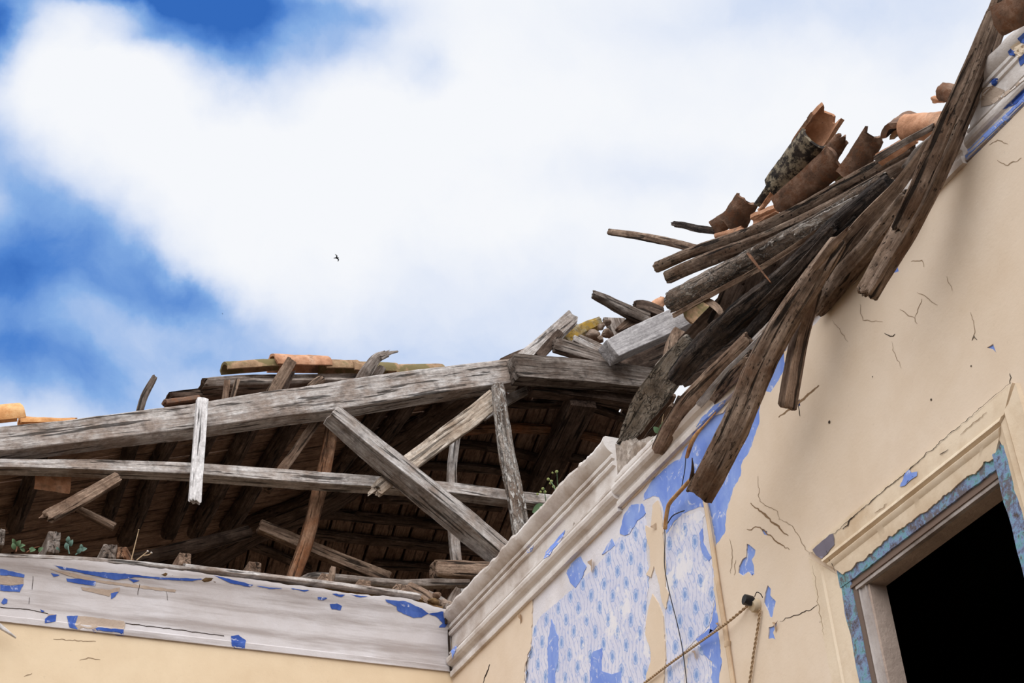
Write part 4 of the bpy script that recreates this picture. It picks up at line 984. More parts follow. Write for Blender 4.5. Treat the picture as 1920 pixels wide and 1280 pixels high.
beam('branch', 'old grey branch lying along the broken wall top', 'branch', [(565, 1084), (592, 1076), (640, 1081), (740, 1090), (800, 1091), (880, 1092)], [6, 13, 16, 17, 17, 14], GREYD, off=6.02, shape='log', rough=.12, cracks=3, bow=.2, jag=(.02, .02))
beam('plank', 'grey brown plank sloping down behind the brown strut', 'plank', [(490, 983), (600, 1030), (730, 1082)], [20, 20, 22], BROWN, off=YT+.30, d=.04, rough=.05)
beam('plank', 'broken grey brown plank dangling below the tie beam at far left', 'plank', [(222, 892), (160, 928), (92, 966)], [20, 24, 24], BROWN, off=6.25, d=.04, rough=.08, jag=(.01, .03))
beam('branch', 'small dangling stick crossing under the broken plank at far left', 'branch', [(134, 944), (170, 962), (214, 984)], [9, 13, 14], BROWN, off=6.32, shape='log', rough=.08)
beam('plank', 'dark leaning plank between the beam stub and the cornice', 'plank', [(935, 1060), (905, 1100), (880, 1140)], [22, 24, 26], DARK, off=6.3, d=.03, rough=.05)
beam('rafter', 'dark lower rafter crossing low behind the brown strut', 'rafter', [(250, 1045), (350, 1022), (470, 992)], [22, 24, 22], DARK, off=YT+.55, d=.06, shape='log', rough=.07)
tile('roof_tile', 'loose tan tile hanging under the tie beam at far left', [(66, 896), (132, 905)], 42, TC, kind='Y', off=YT+.12, crown=Vector((0, -1, -.3)), arc=60, group=None, seed=3, taper=1)

# ------------------------------------------------------------------ roof edge above the left chord
beam('stub', 'bent branch stub standing up alone from the long chord', 'branch', [(263, 772), (272, 742), (282, 722), (291, 706)], [14, 14, 13, 11], GREYD, off=YT+.06, shape='log', rough=.1, cracks=1, bow=.1)
beam('roof_board', 'long weathered board with pale top lying under the ridge tiles', 'board', [(388, 714), (450, 710), (560, 708), (660, 706), (752, 703)], [20, 24, 22, 18, 8], GREYD, off=YT+.16, d=.22, shape='slab', rough=.03, jag=(.03, .01))
beam('roof_board', 'dark board along the roof edge left of the twin laths', 'board', [(322, 738), (370, 735), (440, 730), (520, 728)], [12, 18, 24, 22], DARK, off=YT+.24, d=.12, shape='slab', rough=.05, jag=(.02, .01))
beam('roof_board', 'dark board sunk behind the chord under the squared stub', 'board', [(420, 742), (540, 728), (680, 712)], [26, 26, 18], DARK, off=YT+.34, d=.12, shape='slab', rough=.05)
tile('roof_tile', 'tan broken tile at the left end of the roof edge boards', [(309, 756), (372, 748)], 30, TCD, kind='Y', off=YT+.14, crown=Vector((0, -.5, 1)), arc=110, seed=4, taper=.95)
beam('lath', 'left of two short laths standing on the chord', 'lath', [(423, 748), (427, 712)], [11, 10], BROWN, off=YT+.05, d=.02, group='twin short laths on the chord')
beam('lath', 'right of two short laths standing on the chord', 'lath', [(436, 748), (446, 711)], [9, 8], BROWN, off=YT+.05, d=.02, group='twin short laths on the chord')
beam('stub', 'squared broken stub leaning out over the chord below ridge tiles', 'stub', [(510, 738), (530, 704), (548, 674)], [24, 22, 20], BROWN, off=YT+.01, d=.045, rough=.04, jag=(.005, .008))
beam('stub', 'darker small stub tucked behind the squared one', 'stub', [(532, 734), (549, 696)], [12, 9], DARK, off=YT+.09, d=.03, rough=.06, jag=(.01, .02))
beam('stub', 'knobbly round wood end peeping over the chord under the board', 'stub', [(584, 724), (598, 712), (606, 706)], [18, 20, 16], BROWN, off=YT+.10, shape='round', rough=.12)
beam('broken_post', 'split and splintered post end rising right of the ridge board', 'post', [(676, 714), (692, 690), (708, 668), (724, 660)], [22, 24, 20, 14], GREYD, off=YT+.02, d=.045, shape='log', rough=.12, cracks=4, jag=(.01, .05))
beam('splinter', 'curved upper splinter torn from the broken post top', 'splinter', [(716, 668), (730, 661), (743, 658)], [10, 7, 3], GREYD, off=YT+.0, d=.012, shape='slab', rough=.12, jag=(.01, .02))
beam('stub', 'small squared chunk right beside the splintered post', 'stub', [(706, 704), (718, 687)], [18, 15], GREYD, off=YT+.12, d=.04)
UPR = Vector((0, -.25, 1))
for (a, b, wd, mt, lab, sd_) in (
    ((421, 697), (528, 689), 34, TCM, 'leftmost ridge tile, low and tan on the left roof edge', 1), ((510, 690), (614, 692), 48, TC, 'tallest orange ridge tile just behind the squared stub', 2),
    ((604, 696), (669, 696), 40, TCM, 'mossy ridge tile between the orange one and the splintered post', 5), ((656, 700), (741, 702), 42, TCM, 'ridge tile directly behind the splintered post', 7),
    ((734, 704), (829, 702), 38, TCM, 'rightmost ridge tile, greenish, above the middle of the chord', 9)):
    tile('ridge_tile', lab, [a, b], wd*1.25, mt, kind='Y', off=YT+.42, crown=UPR, arc=170, group='ridge tiles on the left roof edge', seed=sd_, taper=.93, jag=(.006, .006))
tile('ridge_tile', 'large yellowish tile end at the far left edge', [(40, 786), (-60, 796)], 66, TCY, kind='Y', off=YT+.2, crown=Vector((0, -.4, 1)), arc=175, seed=11, taper=.95)
tile('ridge_tile', 'flat yellowish broken tile lying behind the chord at far left', [(36, 796), (141, 795)], 40, TCY, kind='Y', off=YT+.34, crown=UPR, arc=150, seed=12, taper=.75, jag=(.004, .02))

# ------------------------------------------------------------------ the peak
beam('plank', 'grey plank leaning up against the sky at the truss peak', 'plank', [(968, 682), (1020, 640), (1074, 592)], [28, 28, 26], GREY, off=YT+.04, d=.03, rough=.04, cracks=2, jag=(.01, .03))
beam('plank', 'dark strip of wood along the right edge of the leaning plank', 'plank', [(1012, 666), (1034, 642), (1052, 622)], [18, 20, 16], DARK, off=YT+.01, d=.03, rough=.06)
beam('splinter', 'small pale splintered lath beside the top of the leaning plank', 'splinter', [(1046, 634), (1062, 620), (1077, 607)], [13, 11, 8], GREY, off=YT+.08, d=.012, jag=(.01, .03))
beam('roof_board', 'thin dark board lying behind the foot of the leaning plank', 'board', [(942, 674), (970, 662), (1000, 652)], [8, 9, 9], DARK, off=YT+.14, d=.04)
beam('plank', 'grey board lying flat on the short chord, lowest of three', 'plank', [(1042, 642), (1085, 655), (1148, 676)], [22, 22, 18], GREYD, off=YT-.02, d=.04, rough=.04, jag=(.015, .01))
beam('plank', 'narrow grey board, middle of three on the short chord', 'plank', [(1078, 634), (1115, 652), (1152, 668)], [11, 12, 12], GREY, off=YT+.03, d=.03, rough=.04)
beam('plank', 'thin dark-edged board, topmost of three on the short chord', 'plank', [(1088, 630), (1122, 646), (1156, 664)], [7, 8, 8], GREYD, off=YT+.06, d=.02, rough=.04)
beam('lichen_slab', 'slab covered in yellow lichen on the rubble at the peak', 'slab', [(1062, 634), (1090, 616), (1128, 600)], [24, 24, 18], LICH, off=YT+.14, d=.10, shape='slab', rough=.12, cracks=0)
ST = 'rubble stones at the peak'
for k, (x, y, r, lab) in enumerate(((1112, 628, 13, 'brown rubble stone tucked under the lichen slab'), (1128, 612, 9, 'small rubble stone at the right tip of the lichen slab'), (1136, 606, 9, 'topmost small stone against the dark slanted slab'),
                                    (1138, 626, 13, 'rounded pale stone below the dark slanted slab'), (1124, 636, 10, 'small dark stone above the three flat boards'), (1150, 645, 9, 'small stone wedged beside the squared grey beam end'),
                                    (1155, 672, 6, 'little pale stone on the short chord under the squared beam'))):
    rock('stone', lab, x, y, r, STONE, off=YT+.10 if y < 660 else YT-.12, seed=k, group=ST)
beam('slab', 'dark slanted flat slab standing behind the squared beam', 'slab', [(1152, 596), (1158, 614), (1164, 634)], [38, 30, 20], GREYD, off=YT+.16, d=.02, rough=.03, jag=(.003, .01))
beam('plank', 'brown wedge-shaped board leaning over the squared beam', 'plank', [(1160, 616), (1185, 600), (1214, 586)], [8, 18, 22], BROWN, off=YT+.02, d=.03, rough=.04)
beam('branch', 'short curved branch poking left above the squared beam', 'branch', [(1116, 548), (1142, 559), (1180, 577), (1218, 594)], [10, 13, 17, 18], GREYD, off=YT-.05, shape='log', rough=.12, cracks=2, jag=(.012, .01))
beam('plank', 'dark angular board above the squared beam beside the log end', 'plank', [(1195, 572), (1215, 574), (1244, 584)], [18, 20, 16], DARK, off=YT-.0, d=.04, rough=.06)
tile('roof_tile', 'bit of orange tile glowing between dark board and log end', [(1222, 578), (1244, 562)], 22, TC, kind='Y', off=YT+.15, crown=None, arc=120, seed=14)
beam('squared_beam', 'thick pale grey squared beam end under the bark-covered log', 'beam', [(1149, 652), (1200, 627), (1260, 600), (1330, 566)], [38, 42, 42, 40], SLATE, off=YT-.22, d=.10, rough=.012, cracks=0, jag=(.004, .004))
beam('roof_board', 'dark board in the shadow below the squared beam', 'board', [(1170, 686), (1230, 662), (1310, 624)], [38, 46, 50], DARK, off=YT+.04, d=.05, rough=.05)
beam('stub', 'short dark upright block under the squared beam', 'stub', [(1262, 668), (1268, 640), (1276, 618)], [24, 24, 22], BROWN, off=6.1, d=.05, rough=.06)
tile('roof_tile', 'hollow ochre tile end jammed under the bark-covered log', [(1300, 592), (1330, 560)], 44, TCM, kind='Y', off=6.05, convex=False, crown=None, arc=170, seed=15)
beam('bent_strip', 'bent brown wood strip arching beside the hollow tile end', 'strip', [(1314, 560), (1330, 566), (1346, 578), (1352, 590), (1342, 608), (1328, 630)], [8, 13, 13, 9, 7, 6], BROWN, kind='X', off=-.02, d=.012, shape='slab', rough=.08)

# ------------------------------------------------------------------ collapsed roof over the right wall
FAN = 'fallen rafters fanned over the right wall'
X = dict(kind='X')
beam('branch', 'long round branch jutting left into the sky above the rafters', 'branch', [(1139, 434, -.42), (1200, 443, -.42), (1260, 455, -.42), (1345, 478, -.40)], [13, 15, 16, 16], BROWN, shape='log', rough=.07, cracks=2, **X)
beam('branch', 'short rotten branch jutting left beneath the stacked tiles', 'branch', [(1261, 419, -.42), (1280, 422, -.42), (1305, 428, -.42), (1352, 434, -.40)], [11, 11, 13, 14], CHAR, shape='log', rough=.2, cracks=3, jag=(.02, .01), **X)
beam('rafter', 'uppermost rafter of the fan, thin grey end pointing left', 'rafter', [(1226, 503, -.18), (1300, 472, -.20), (1400, 438, -.22), (1480, 404, -.24), (1585, 346, -.24), (1700, 282, -.22)], [20, 20, 22, 26, 26, 22], ROT, shape='log', rough=.08, cracks=3, group=FAN, **X)
beam('rafter', 'second rafter of the fan with a blunt chamfered end', 'rafter', [(1246, 522, -.12), (1325, 488, -.14), (1425, 450, -.16), (1560, 388, -.18), (1716, 300, -.18)], [26, 28, 26, 28, 24], ROT, shape='log', rough=.07, cracks=3, group=FAN, **X)
beam('log', 'thick bark-covered log with a hollow rotten end in the fan', 'log', [(1250, 572, -.06), (1345, 522, -.08), (1440, 470, -.09), (1560, 402, -.10), (1650, 342, -.10)], [46, 44, 38, 32, 26], LOGB, shape='log', rough=.08, cracks=3, jag=(.02, .01), group=FAN, **X)
beam('lath', 'straight brown lath along the lower edge of the bark-covered log', 'lath', [(1262, 592, .0), (1345, 546, -.01), (1440, 494, -.02), (1560, 416, -.03), (1668, 342, -.03)], [9, 10, 10, 10, 9], BROWN, d=.02, rough=.03, **X)
beam('bark_strip', 'whitish strip of bark lying on the log near the tiles', 'bark', [(1490, 436, .0), (1540, 408, .0), (1600, 374, .0)], [11, 14, 9], BARKY, d=.012, shape='slab', rough=.12, jag=(.02, .02), **X)
beam('splinter', 'thin reddish splinter hanging down from the bark-covered log', 'splinter', [(1402, 474, .06), (1420, 498, .07), (1444, 528, .08)], [6, 5, 2], RED, d=.006, shape='slab', jag=(.005, .005), **X)
DB = 'dark boards inside the fan'
for k, (p, q, wd, lab) in enumerate((((1352, 612), (1392, 520), 54, 'dark upright board inside the fan, nearest the hollow tile'), ((1400, 600), (1446, 486), 56, 'dark upright board in the middle of the fan below the log'),
                                     ((1456, 568), (1510, 440), 56, 'dark upright board deepest inside the fan'), ((1372, 520), (1530, 428), 40, 'dark plank lying just under the bark-covered log'), ((1270, 700), (1400, 640), 60, 'dark plank low behind the charred log'), ((1290, 656), (1376, 566), 54, 'dark plank filling the gap behind the hollow ochre tile'))):
    beam('roof_board', lab, 'board', [(p[0], p[1], -.20), (q[0], q[1], -.22)], wd, DARK, d=.02, rough=.04, group=DB, seed=k, **X)
beam('rafter', 'blackened charred log crossing the middle of the fan', 'rafter', [(1262, 716, .0), (1300, 672, .02), (1375, 602, .05), (1475, 520, .06), (1575, 424, .04), (1660, 350, .02)], [40, 46, 50, 50, 46, 36], CHAR, shape='log', rough=.11, cracks=4, group=FAN, **X)
beam('rafter', 'dark rafter in the gap between the charred log and big beam', 'rafter', [(1366, 690, .01), (1420, 622, .02), (1510, 520, .03), (1610, 420, .02)], [38, 42, 44, 40], CHAR, shape='log', rough=.09, cracks=3, group=FAN, **X)
beam('bark_slab', 'jagged grey slab of bark hanging lower left of the charred log', 'bark', [(1162, 836, -.02), (1184, 806, -.02), (1214, 756, -.02), (1250, 706, -.02), (1298, 648, -.03)], [16, 38, 56, 58, 48], MOSSY, d=.03, shape='slab', rough=.09, cracks=3, jag=(.09, .01), **X)
beam('splinter', 'pointed finger of bark split off the grey bark slab', 'splinter', [(1180, 762, -.04), (1198, 745, -.03), (1220, 722, -.02)], [4, 11, 14], MOSSY, d=.015, shape='slab', rough=.1, jag=(.01, .01), **X)
beam('rafter', 'grey brown rafter with a burnt blunt end resting on the cornice', 'rafter', [(1231, 850, .03), (1256, 806, .04), (1284, 762, .05), (1330, 712, .05), (1400, 640, .04)], [28, 36, 36, 34, 30], BROWN, shape='log', rough=.07, cracks=3, jag=(.012, .01), group=FAN, **X)
beam('plank', 'brown weathered plank behind the burnt-ended rafter above the weeds', 'plank', [(1192, 862, -.10), (1222, 822, -.10), (1262, 772, -.10)], [22, 26, 26], BROWN, d=.03, rough=.06, **X)
beam('plank', 'pale grey sawn plank lying along the broken cornice edge', 'plank', [(1310, 760, .03), (1360, 704, .05), (1430, 636, .06)], [14, 18, 18], SLATE, d=.02, rough=.03, **X)
beam('plank', 'rotten stub of wood between pale plank and big round beam', 'plank', [(1336, 752, .03), (1368, 712, .05), (1402, 676, .07)], [16, 24, 24], ROT, shape='slab', d=.04, rough=.14, jag=(.02, .01), **X)
beam('rafter', 'big round beam hanging lowest over the blue paint', 'rafter', [(1308, 934, .24), (1338, 878, .24), (1372, 815, .23), (1398, 755, .22), (1425, 690, .21), (1466, 612, .19), (1520, 530, .16), (1572, 452, .12)], [54, 56, 56, 56, 54, 52, 46, 34], ROT, shape='log', rough=.075, cracks=4, jag=(.016, .01), group=FAN, **X)
beam('splinter', 'dark upright splinter on the left side of the big beam end', 'splinter', [(1296, 900, .25), (1299, 880, .26), (1298, 862, .27)], [9, 6, 2], DARK, d=.008, shape='slab', jag=(.004, .004), **X)
beam('rafter', 'squared brown rafter with a clean end hanging over cream wall', 'rafter', [(1476, 762, .13), (1486, 700, .13), (1500, 630, .12), (1528, 540, .10)], [38, 38, 36, 30], BROWN, d=.06, roll=math.radians(25), rough=.03, cracks=2, jag=(.006, .006), group=FAN, **X)
beam('rafter', 'grainy grey brown board-like rafter beside the long right beam', 'rafter', [(1548, 522, .05), (1618, 430, .05), (1690, 350, .04), (1744, 274, .02)], [44, 44, 34, 26], BROWN, d=.03, rough=.04, cracks=2, group=FAN, **X)
beam('rafter', 'crumbling reddish rafter lying along the torn paint edge', 'rafter', [(1530, 588, .04), (1580, 520, .05), (1640, 450, .06), (1700, 374, .06)], [30, 40, 40, 34], ROT, shape='log', rough=.12, cracks=3, group=FAN, **X)
beam('lath', 'dark lath squeezed beside the charred log under the tiles', 'lath', [(1420, 580, .08), (1500, 500, .08), (1560, 432, .07)], [14, 16, 14], CHAR, d=.03, rough=.08, **X)
beam('lath', 'pale splintered lath wedged near the top of the big beam', 'lath', [(1530, 500, .17), (1560, 462, .17), (1584, 436, .16)], [12, 16, 8], BROWN, d=.015, shape='slab', rough=.08, jag=(.02, .02), **X)
beam('rafter', 'long rough beam running up the cornice to the top right', 'rafter', [(1626, 550, .20), (1660, 492, .18), (1700, 424, .15), (1742, 342, .12), (1784, 246, .08), (1818, 168, .05), (1846, 98, .03), (1876, 18, .01), (1906, -60, .0)], [46, 48, 54, 56, 54, 50, 48, 46, 44], ROT, d=.06, roll=math.radians(-34), rough=.045, cracks=3, jag=(.014, .01), group=FAN, **X)
beam('bark_slab', 'worm-eaten outer slab split along the long right beam', 'bark', [(1684, 428, .19), (1712, 372, .185), (1744, 300, .155), (1778, 222, .125), (1806, 158, .095), (1832, 96, .075), (1862, 20, .05)], [26, 32, 34, 32, 28, 26, 22], ROT, d=.02, shape='slab', rough=.08, cracks=2, jag=(.02, .02), **X)
beam('lath', 'dark lath under the flat tiles beside the long right beam', 'lath', [(1640, 300, -.05), (1690, 270, -.06), (1745, 240, -.06)], [14, 12, 12], GREYD, d=.03, rough=.06, **X)
beam('plank', 'light grey splinter of plank beneath the orange tile', 'plank', [(1700, 318, .0), (1722, 290, .0), (1746, 266, .0)], [22, 26, 20], GREY, d=.015, rough=.05, jag=(.02, .01), **X)

PT_ = 'roof tiles heaped on the fallen rafters'
def ptile(lab, a, b, wd, mt, off, **kw):
    kw.setdefault('group', PT_)
    tile('roof_tile', lab, [(a[0], a[1], off), (b[0], b[1], off)], wd, mt, kind='X', **kw)
ptile('black tile speckled with pale lichen, leftmost of the tall ones', (1458, 356), (1530, 258), 60, TCL, -.30, arc=150, seed=21, taper=1.05)
ptile('hollow terracotta tile opening to the sky above the lichen tile', (1488, 312), (1549, 222), 58, TC, -.36, convex=False, arc=165, seed=22, taper=1.05, jag=(.004, .045))
ptile('broad brown tile leaning in front of the lichen tile', (1462, 392), (1570, 296), 54, TCD, -.25, arc=70, seed=23, taper=1.0, jag=(.02, .02))
ptile('dark broken tile standing just behind the broad brown one', (1520, 340), (1580, 258), 34, TCD, -.33, arc=120, seed=24, taper=.9, jag=(.01, .03))
ptile('upright brown tile with a slanted broken top', (1592, 334), (1640, 250), 56, TCD, -.27, arc=70, seed=25, taper=.75, jag=(.01, .05))
ptile('brown tile edge seen beside the upright slanted tile', (1576, 344), (1606, 292), 26, TCM, -.31, arc=90, seed=26)
ptile('dull pink tile lying flat under the orange tile', (1648, 300), (1716, 258), 26, TC, -.14, arc=90, seed=27)
ptile('smooth orange barrel tile beside the long right beam', (1698, 240), (1776, 234), 52, TC, -.10, arc=150, seed=28, taper=1.0)
UPT = Vector((0, 0, 1))
tile('roof_tile', 'dark tile seen end-on left of the orange barrel tile', [(1676, 252, -.14), (1704, 228, -.50)], 52, TCD, kind='X', crown=UPT, arc=165, thick=.016, seed=29, taper=1, group=PT_)
tile('roof_tile', 'small tan tile nested inside the dark end-on tile', [(1684, 256, -.16), (1712, 234, -.48)], 34, TCM, kind='X', crown=UPT, arc=150, seed=30, taper=1, group=PT_)
ptile('brown tile jutting left from the long beam near the top', (1764, 172), (1816, 178), 36, TCD, -.06, arc=110, seed=31)
ptile('tiny tan tile end below the jutting brown tile', (1750, 186), (1790, 184), 15, TC, -.08, arc=130, seed=32)
ptile('flat brown tile cut by the top right corner', (1868, 40), (1950, 2), 60, TCD, .13, arc=60, seed=33, taper=1.0)
ptile('reddish brown lichen-spotted tile left of the broad one', (1372, 424), (1402, 372), 54, TCD, -.34, arc=90, seed=34, jag=(.01, .02))
ptile('small pointed brown tile at the left of the heap', (1340, 428), (1376, 402), 34, TCD, -.36, arc=80, seed=35, jag=(.01, .02))
ptile('thin terracotta shard lying on the uppermost rafter', (1342, 446), (1392, 430), 16, TC, -.26, arc=100, seed=36)
ptile('terracotta shard with a hollow lip on the uppermost rafter', (1412, 414), (1456, 392), 24, TC, -.26, arc=110, seed=37, convex=False)
ptile('pale sliver of tile standing between rafter and lichen tile', (1424, 396), (1450, 360), 10, TC, -.32, arc=60, seed=38)
ptile('grey tile edge behind the foot of the lichen tile', (1424, 386), (1446, 350), 22, TCL, -.36, arc=100, seed=39)

# ------------------------------------------------------------------ top of the back wall
beam('wall_plate', 'long weathered plate board on the cornice at left', 'board', [(-60, 1036), (20, 1041), (120, 1044), (240, 1053), (350, 1064)], [8, 9, 9, 11, 8], GREY, off=YB-.035, d=.07, shape='slab', rough=.05, cracks=2, jag=(.02, .03), group='plate boards on the back wall')
beam('wall_plate', 'pale thin plate board continuing to the corner', 'board', [(350, 1060), (470, 1074), (600, 1089), (700, 1102), (790, 1114)], [9, 8, 8, 8, 7], GREY, off=YB-.035, d=.07, shape='slab', rough=.05, cracks=1, jag=(.02, .03), group='plate boards on the back wall')
bm = bmesh.new(); rows = []
n = 260
for i in range(n+1):
    s = i/n; x = -1.0+(XA-.03+1.0)*s
    h = .035+.012*noise.noise(Vector((x*8, 0, 0)))+.008*noise.noise(Vector((x*40, 0, 0)))
    dp = .028+.010*noise.noise(Vector((x*12, 5, 0)))
    row = []
    for k in range(7):
        t = k/6; yy = YB-dp*math.sin(math.pi*min(t*1.3+.15, 1))-.006*noise.noise(Vector((x*60, t*6, 1))); zz = 2.835+(.018+.048*max(0, min(1, (x-.8)/.55))-.02*max(0, min(1, (x-2.3)/.15))+h-.035)*t+.005*noise.noise(Vector((x*50, t*5, 3)))
        row.append(bm.verts.new((x, yy, zz+ZC)))
    row.append(bm.verts.new((x, YB+.3, 2.835+h+ZC)))
    rows.append(row)
for r0, r1 in zip(rows, rows[1:]):
    for q in range(7): bm.faces.new((r0[q], r1[q], r1[q+1], r0[q+1]))
bmesh.ops.recalc_face_normals(bm, faces=bm.faces[:])
link('mud_bed', bm, MUD, wall_back)
JO = 'cut joist ends on the back wall'
def stub(px, py, wpx_, hpx, lab, mat=GREYD, L=.35, rz=0.0, tl=0.0):
    P = pt(px, py, 'Y', YB+.02); u = pxm(P)
    dirv = Vector((math.sin(rz), math.cos(rz), tl))
    o = bar('joist_end', [P, P+dirv*L*.5, P+dirv*L], [wpx_*u]*3, hpx*u*1.1, mat, Vector((0, 0, 1)), rough=.04, cracks=1, axis=True, jag=(.006, .004), seed=px)
    return tag(o, lab, 'joist', JO)
stub(2, 1006, 14, 30, 'weathered joist end cut by the left edge of the photo')
stub(101, 1016, 23, 40, 'tallest joist end, dark and split, beside the small weeds', GREYD, tl=-.05)
stub(206, 1034, 25, 26, 'squared joist end left of the dry stalks')
stub(228, 1036, 18, 22, 'reddish block leaning on the joist end left of dry stalks', RED, rz=.5)
stub(347, 1049, 22, 24, 'squared joist end where the two plate boards meet', BROWN)
stub(478, 1065, 24, 22, 'squared joist end left of the brown strut foot', BROWN)
stub(610, 1083, 16, 16, 'small low joist end left of the standing peg', BROWN)
stub(684, 1096, 24, 18, 'rounded joist end under the old branch', BROWN)
stub(752, 1106, 20, 22, 'joist end near the corner rubble', BROWN)
beam('peg', 'small upright wooden peg against the old branch', 'peg', [(622, 1090), (626, 1062)], [11, 9], BROWN, off=YB+.10, d=.02, rough=.08, jag=(.004, .01))
beam('plank', 'broken plank sloping down into the corner rubble', 'plank', [(765, 1098), (795, 1114), (826, 1136)], [18, 22, 20], BROWN, off=YB+.06, d=.03, rough=.07, jag=(.01, .02))
for k, (x, y, r, mt, lab) in enumerate(((812, 1128, 10, MUD, 'earthy clod at the foot of the sloping broken plank'), (836, 1132, 12, STONE, 'pale stone in the corner, left of the dark wedge'), (862, 1122, 14, STONE, 'brown stone jammed against the right cornice top'), (846, 1142, 9, MUD, 'small clod right at the corner joint'), (872, 1110, 8, STONE, 'small stone highest on the right cornice edge'), (786, 1124, 8, MUD, 'crumbled clod on the wall edge near the corner'), (820, 1116, 8, STONE, 'flat chip of stone behind the earthy clod'))):
    rock('rubble', lab, x, y, r, mt, off=YB+.05, seed=20+k, group='rubble in the corner', sq=(1.1, .9, .7))
beam('wood_chip', 'dark wedge of wood standing in the corner rubble', 'chip', [(842, 1140), (852, 1118), (860, 1102)], [16, 16, 10], GREYD, off=YB+.03, d=.03, rough=.08, jag=(.01, .01))
beam('wood_chip', 'light chip of wood on the rubble left of dark wedge', 'chip', [(806, 1112), (826, 1122), (838, 1130)], [8, 10, 8], GREY, off=YB+.10, d=.015, rough=.08, jag=(.01, .01))

# ------------------------------------------------------------------ plants
def plant(name, label, base, stems, mats, kind, off, cat='plant', heads=None, leafsize=9, group=None):
    """stems: list of pixel polylines; leaves: (px,py,size,angle)"""
    B = pt(base[0], base[1], kind, off); root = tag(empty(name, B), label, cat, group)
    u = pxm(B)
    for (pl, leaves, buds) in stems:
        path = smooth_path([pt(x, y, kind, off+(.02*math.sin(i*2.1+x))) for i, (x, y) in enumerate(pl)], 5)
        bm = bmesh.new(); tube_into(bm, path, [u*1.3*(1-.5*i/len(path)) for i in range(len(path))], 6); st = link('stem', bm, mats[0], root)
        if leaves:
            bm = bmesh.new()
            for (x, y, sz, an) in leaves:
                P = pt(x, y, kind, off); a = math.radians(an); T = (RGT*math.cos(a)+UPV*math.sin(a)); Nn = (-FWD*.8+UPV*.5+RGT*.4*math.sin(x)).normalized()
                Nn = (Nn-T*Nn.dot(T)).normalized(); Bv = T.cross(Nn); L = sz*u*1.35; rows = []
                for i in range(6):
                    t = i/5; wv = L*.34*math.sin(math.pi*min(1, t*.92+.06))**.8; c = P+T*L*t+Nn*(.18*L*math.sin(math.pi*t))
                    rows.append([bm.verts.new(c-Bv*wv+Nn*wv*.35), bm.verts.new(c), bm.verts.new(c+Bv*wv+Nn*wv*.35)])
                for r0, r1 in zip(rows, rows[1:]):
                    for q in range(2): bm.faces.new((r0[q], r0[q+1], r1[q+1], r1[q]))
            link('leaves', bm, mats[1], root)
        for (x, y, r) in buds:
            bm = bmesh.new(); bmesh.ops.create_icosphere(bm, subdivisions=2, radius=r*u)
            for v in bm.verts: v.co *= 1+.25*noise.noise(v.co*300)
            link('flower_bud', bm, mats[2], root, Matrix.Translation(pt(x, y, kind, off-.002)))
plant('sow_thistle', 'tall green weed with buds growing beside the cornice top', (1030, 985), [
    ([(1024, 985), (1026, 960), (1023, 935), (1020, 915)], [(1025, 965, 16, 150), (1026, 950, 22, 200), (1024, 975, 14, 30)], [(1018, 916, 3), (1022, 922, 3), (1014, 922, 2.5), (1008, 926, 2.5)]),
    ([(1038, 965), (1044, 940), (1040, 915), (1030, 898)], [(1044, 945, 18, 60), (1042, 955, 20, 210), (1050, 922, 22, 40), (1056, 912, 20, 10), (1062, 918, 14, 50)], [(1028, 898, 3), (1034, 902, 3), (1032, 906, 2.5), (1038, 912, 3)]),
    ([(1042, 950), (1046, 925), (1045, 900), (1044, 884)], [(1048, 925, 24, 20), (1050, 930, 18, 70)], [(1044, 884, 3.2), (1045, 918, 5), (1036, 886, 2)]),
    ([(1010, 1000), (1014, 985), (1012, 970)], [(1012, 985, 16, 20), (1012, 990, 16, 150), (1010, 978, 12, 100), (1000, 994, 12, 60)], [])], (LEAF, LEAF, LEAFY), 'X', -.035, 'weed')
plant('leafy_weed', 'bluish weed with dry stalks in the rubble below the rafters', (1185, 880), [
    ([(1185, 885), (1188, 868), (1186, 856)], [(1180, 868, 18, 40), (1190, 872, 20, 70), (1184, 862, 16, 110), (1194, 866, 16, 20), (1176, 876, 16, 170), (1190, 880, 18, 330), (1180, 858, 14, 80), (1196, 858, 12, 40)], [(1187, 850, 6)]),
    ([(1215, 890), (1185, 868), (1150, 850)], [], []), ([(1200, 884), (1178, 858), (1164, 836)], [], []), ([(1206, 884), (1190, 862), (1170, 838)], [], []),
    ([(1160, 882), (1185, 878), (1210, 872)], [(1175, 888, 18, 340), (1166, 890, 16, 20)], [])], (DRY, LEAFB, FLUFF), 'X', -.07, 'weed')
plant('leafy_weed', 'wisp of green weed caught beside the grey bark slab', (1236, 815), [([(1236, 818), (1240, 798), (1244, 776)], [(1238, 808, 12, 60), (1236, 812, 12, 130), (1240, 798, 10, 30)], []), ([(1225, 842), (1230, 832)], [(1224, 836, 12, 60)], [])], (DRY, LEAF, FLUFF), 'X', .0, 'weed')
plant('leafy_weed', 'low reddish and green weed left of the tallest joist end', (45, 1035), [([(30, 1034), (32, 1024), (30, 1014)], [(28, 1030, 10, 110), (32, 1024, 10, 60), (30, 1018, 8, 130), (36, 1026, 9, 20)], []), ([(50, 1035), (62, 1028), (74, 1024)], [(56, 1034, 9, 20), (66, 1032, 9, 160), (72, 1034, 9, 40), (46, 1034, 8, 140)], [])], (DRYR, LEAF, DRYR), 'Y', YB+.02, 'weed')
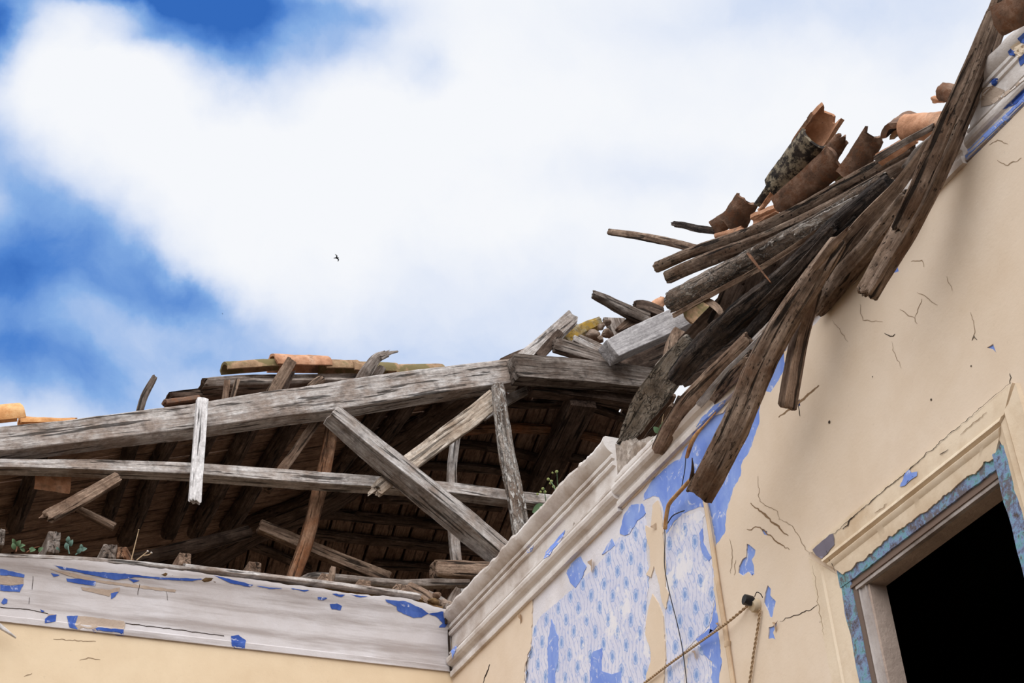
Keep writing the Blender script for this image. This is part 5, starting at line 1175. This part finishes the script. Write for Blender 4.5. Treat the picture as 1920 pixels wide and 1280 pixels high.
plant('leafy_weed', 'pair of small grey green sprouts right of the tallest joist end', (130, 1038), [([(130, 1038), (128, 1026), (130, 1016)], [(126, 1030, 10, 100), (132, 1024, 10, 70), (129, 1018, 10, 90), (112, 1034, 8, 120)], []), ([(142, 1039), (150, 1034), (154, 1028)], [(146, 1037, 9, 60), (152, 1032, 9, 20), (154, 1030, 8, 100)], [])], (LEAFB, LEAFB, DRY), 'Y', YB+.02, 'weed')
plant('dry_stalk', 'tall thin dry stalk standing on the plate board', (246, 1050), [([(246, 1050), (252, 1026), (260, 994)], [], [(260, 993, 1.4)])], (DRY, DRY, DRY), 'Y', YB-.02, 'stalk', group='dry stalks on the plate board')
plant('dry_stalk', 'short forked dry stalk leaning right on the plate board', (256, 1050), [([(256, 1050), (266, 1042), (276, 1034)], [], [(277, 1033, 2)]), ([(268, 1041), (278, 1040), (284, 1036)], [], [(284, 1036, 2)])], (DRY, DRY, FLUFF), 'Y', YB-.02, 'stalk', group='dry stalks on the plate board')

# ------------------------------------------------------------------ birds
def bird(label, px, py, dist, k):
    P = pt(px, py, 'D', dist); u = dist/FPX*k
    q = lambda x, y, z=0: P + RGT*(x*u) - UPV*(y*u) + FWD*(z*u)
    bm = bmesh.new()
    tube_into(bm, [q(-5.6, .4), q(-4, .3), q(-2, 0), q(.3, -.3), q(2, -.3), q(3.2, -.5), q(4.6, -.6)], [.35*u, .7*u, 1.0*u, 1.5*u, 1.35*u, .9*u, .15*u], 8)
    tube_into(bm, [q(.2, -.4), q(.4, -2.4, -1), q(.9, -3.8, -1.6), q(-.8, -5.6, -1.2), q(-3.4, -7.2, -.4)], [1.5*u, 1.2*u, 1.2*u, .8*u, .15*u], 8)
    tube_into(bm, [q(.8, .2), q(2.6, 1.4, -1), q(3.8, 3, -1.4), q(3.2, 5, -1), q(2.2, 6.8, -.3)], [1.5*u, 1.3*u, 1.2*u, 1.0*u, .25*u], 8)
    o = link('bird', bm, BIRD, None); tag(o, label, 'bird')
    md = o.modifiers.new('union', 'REMESH'); md.mode = 'VOXEL'; md.voxel_size = .28*u; md.use_smooth_shade = True
bird('dark bird gliding with bent wings high in the clouds', 631, 483.5, 60, 1.0)
bird('far tiny speck of a bird low in the left sky', 417, 588, 120, .22)
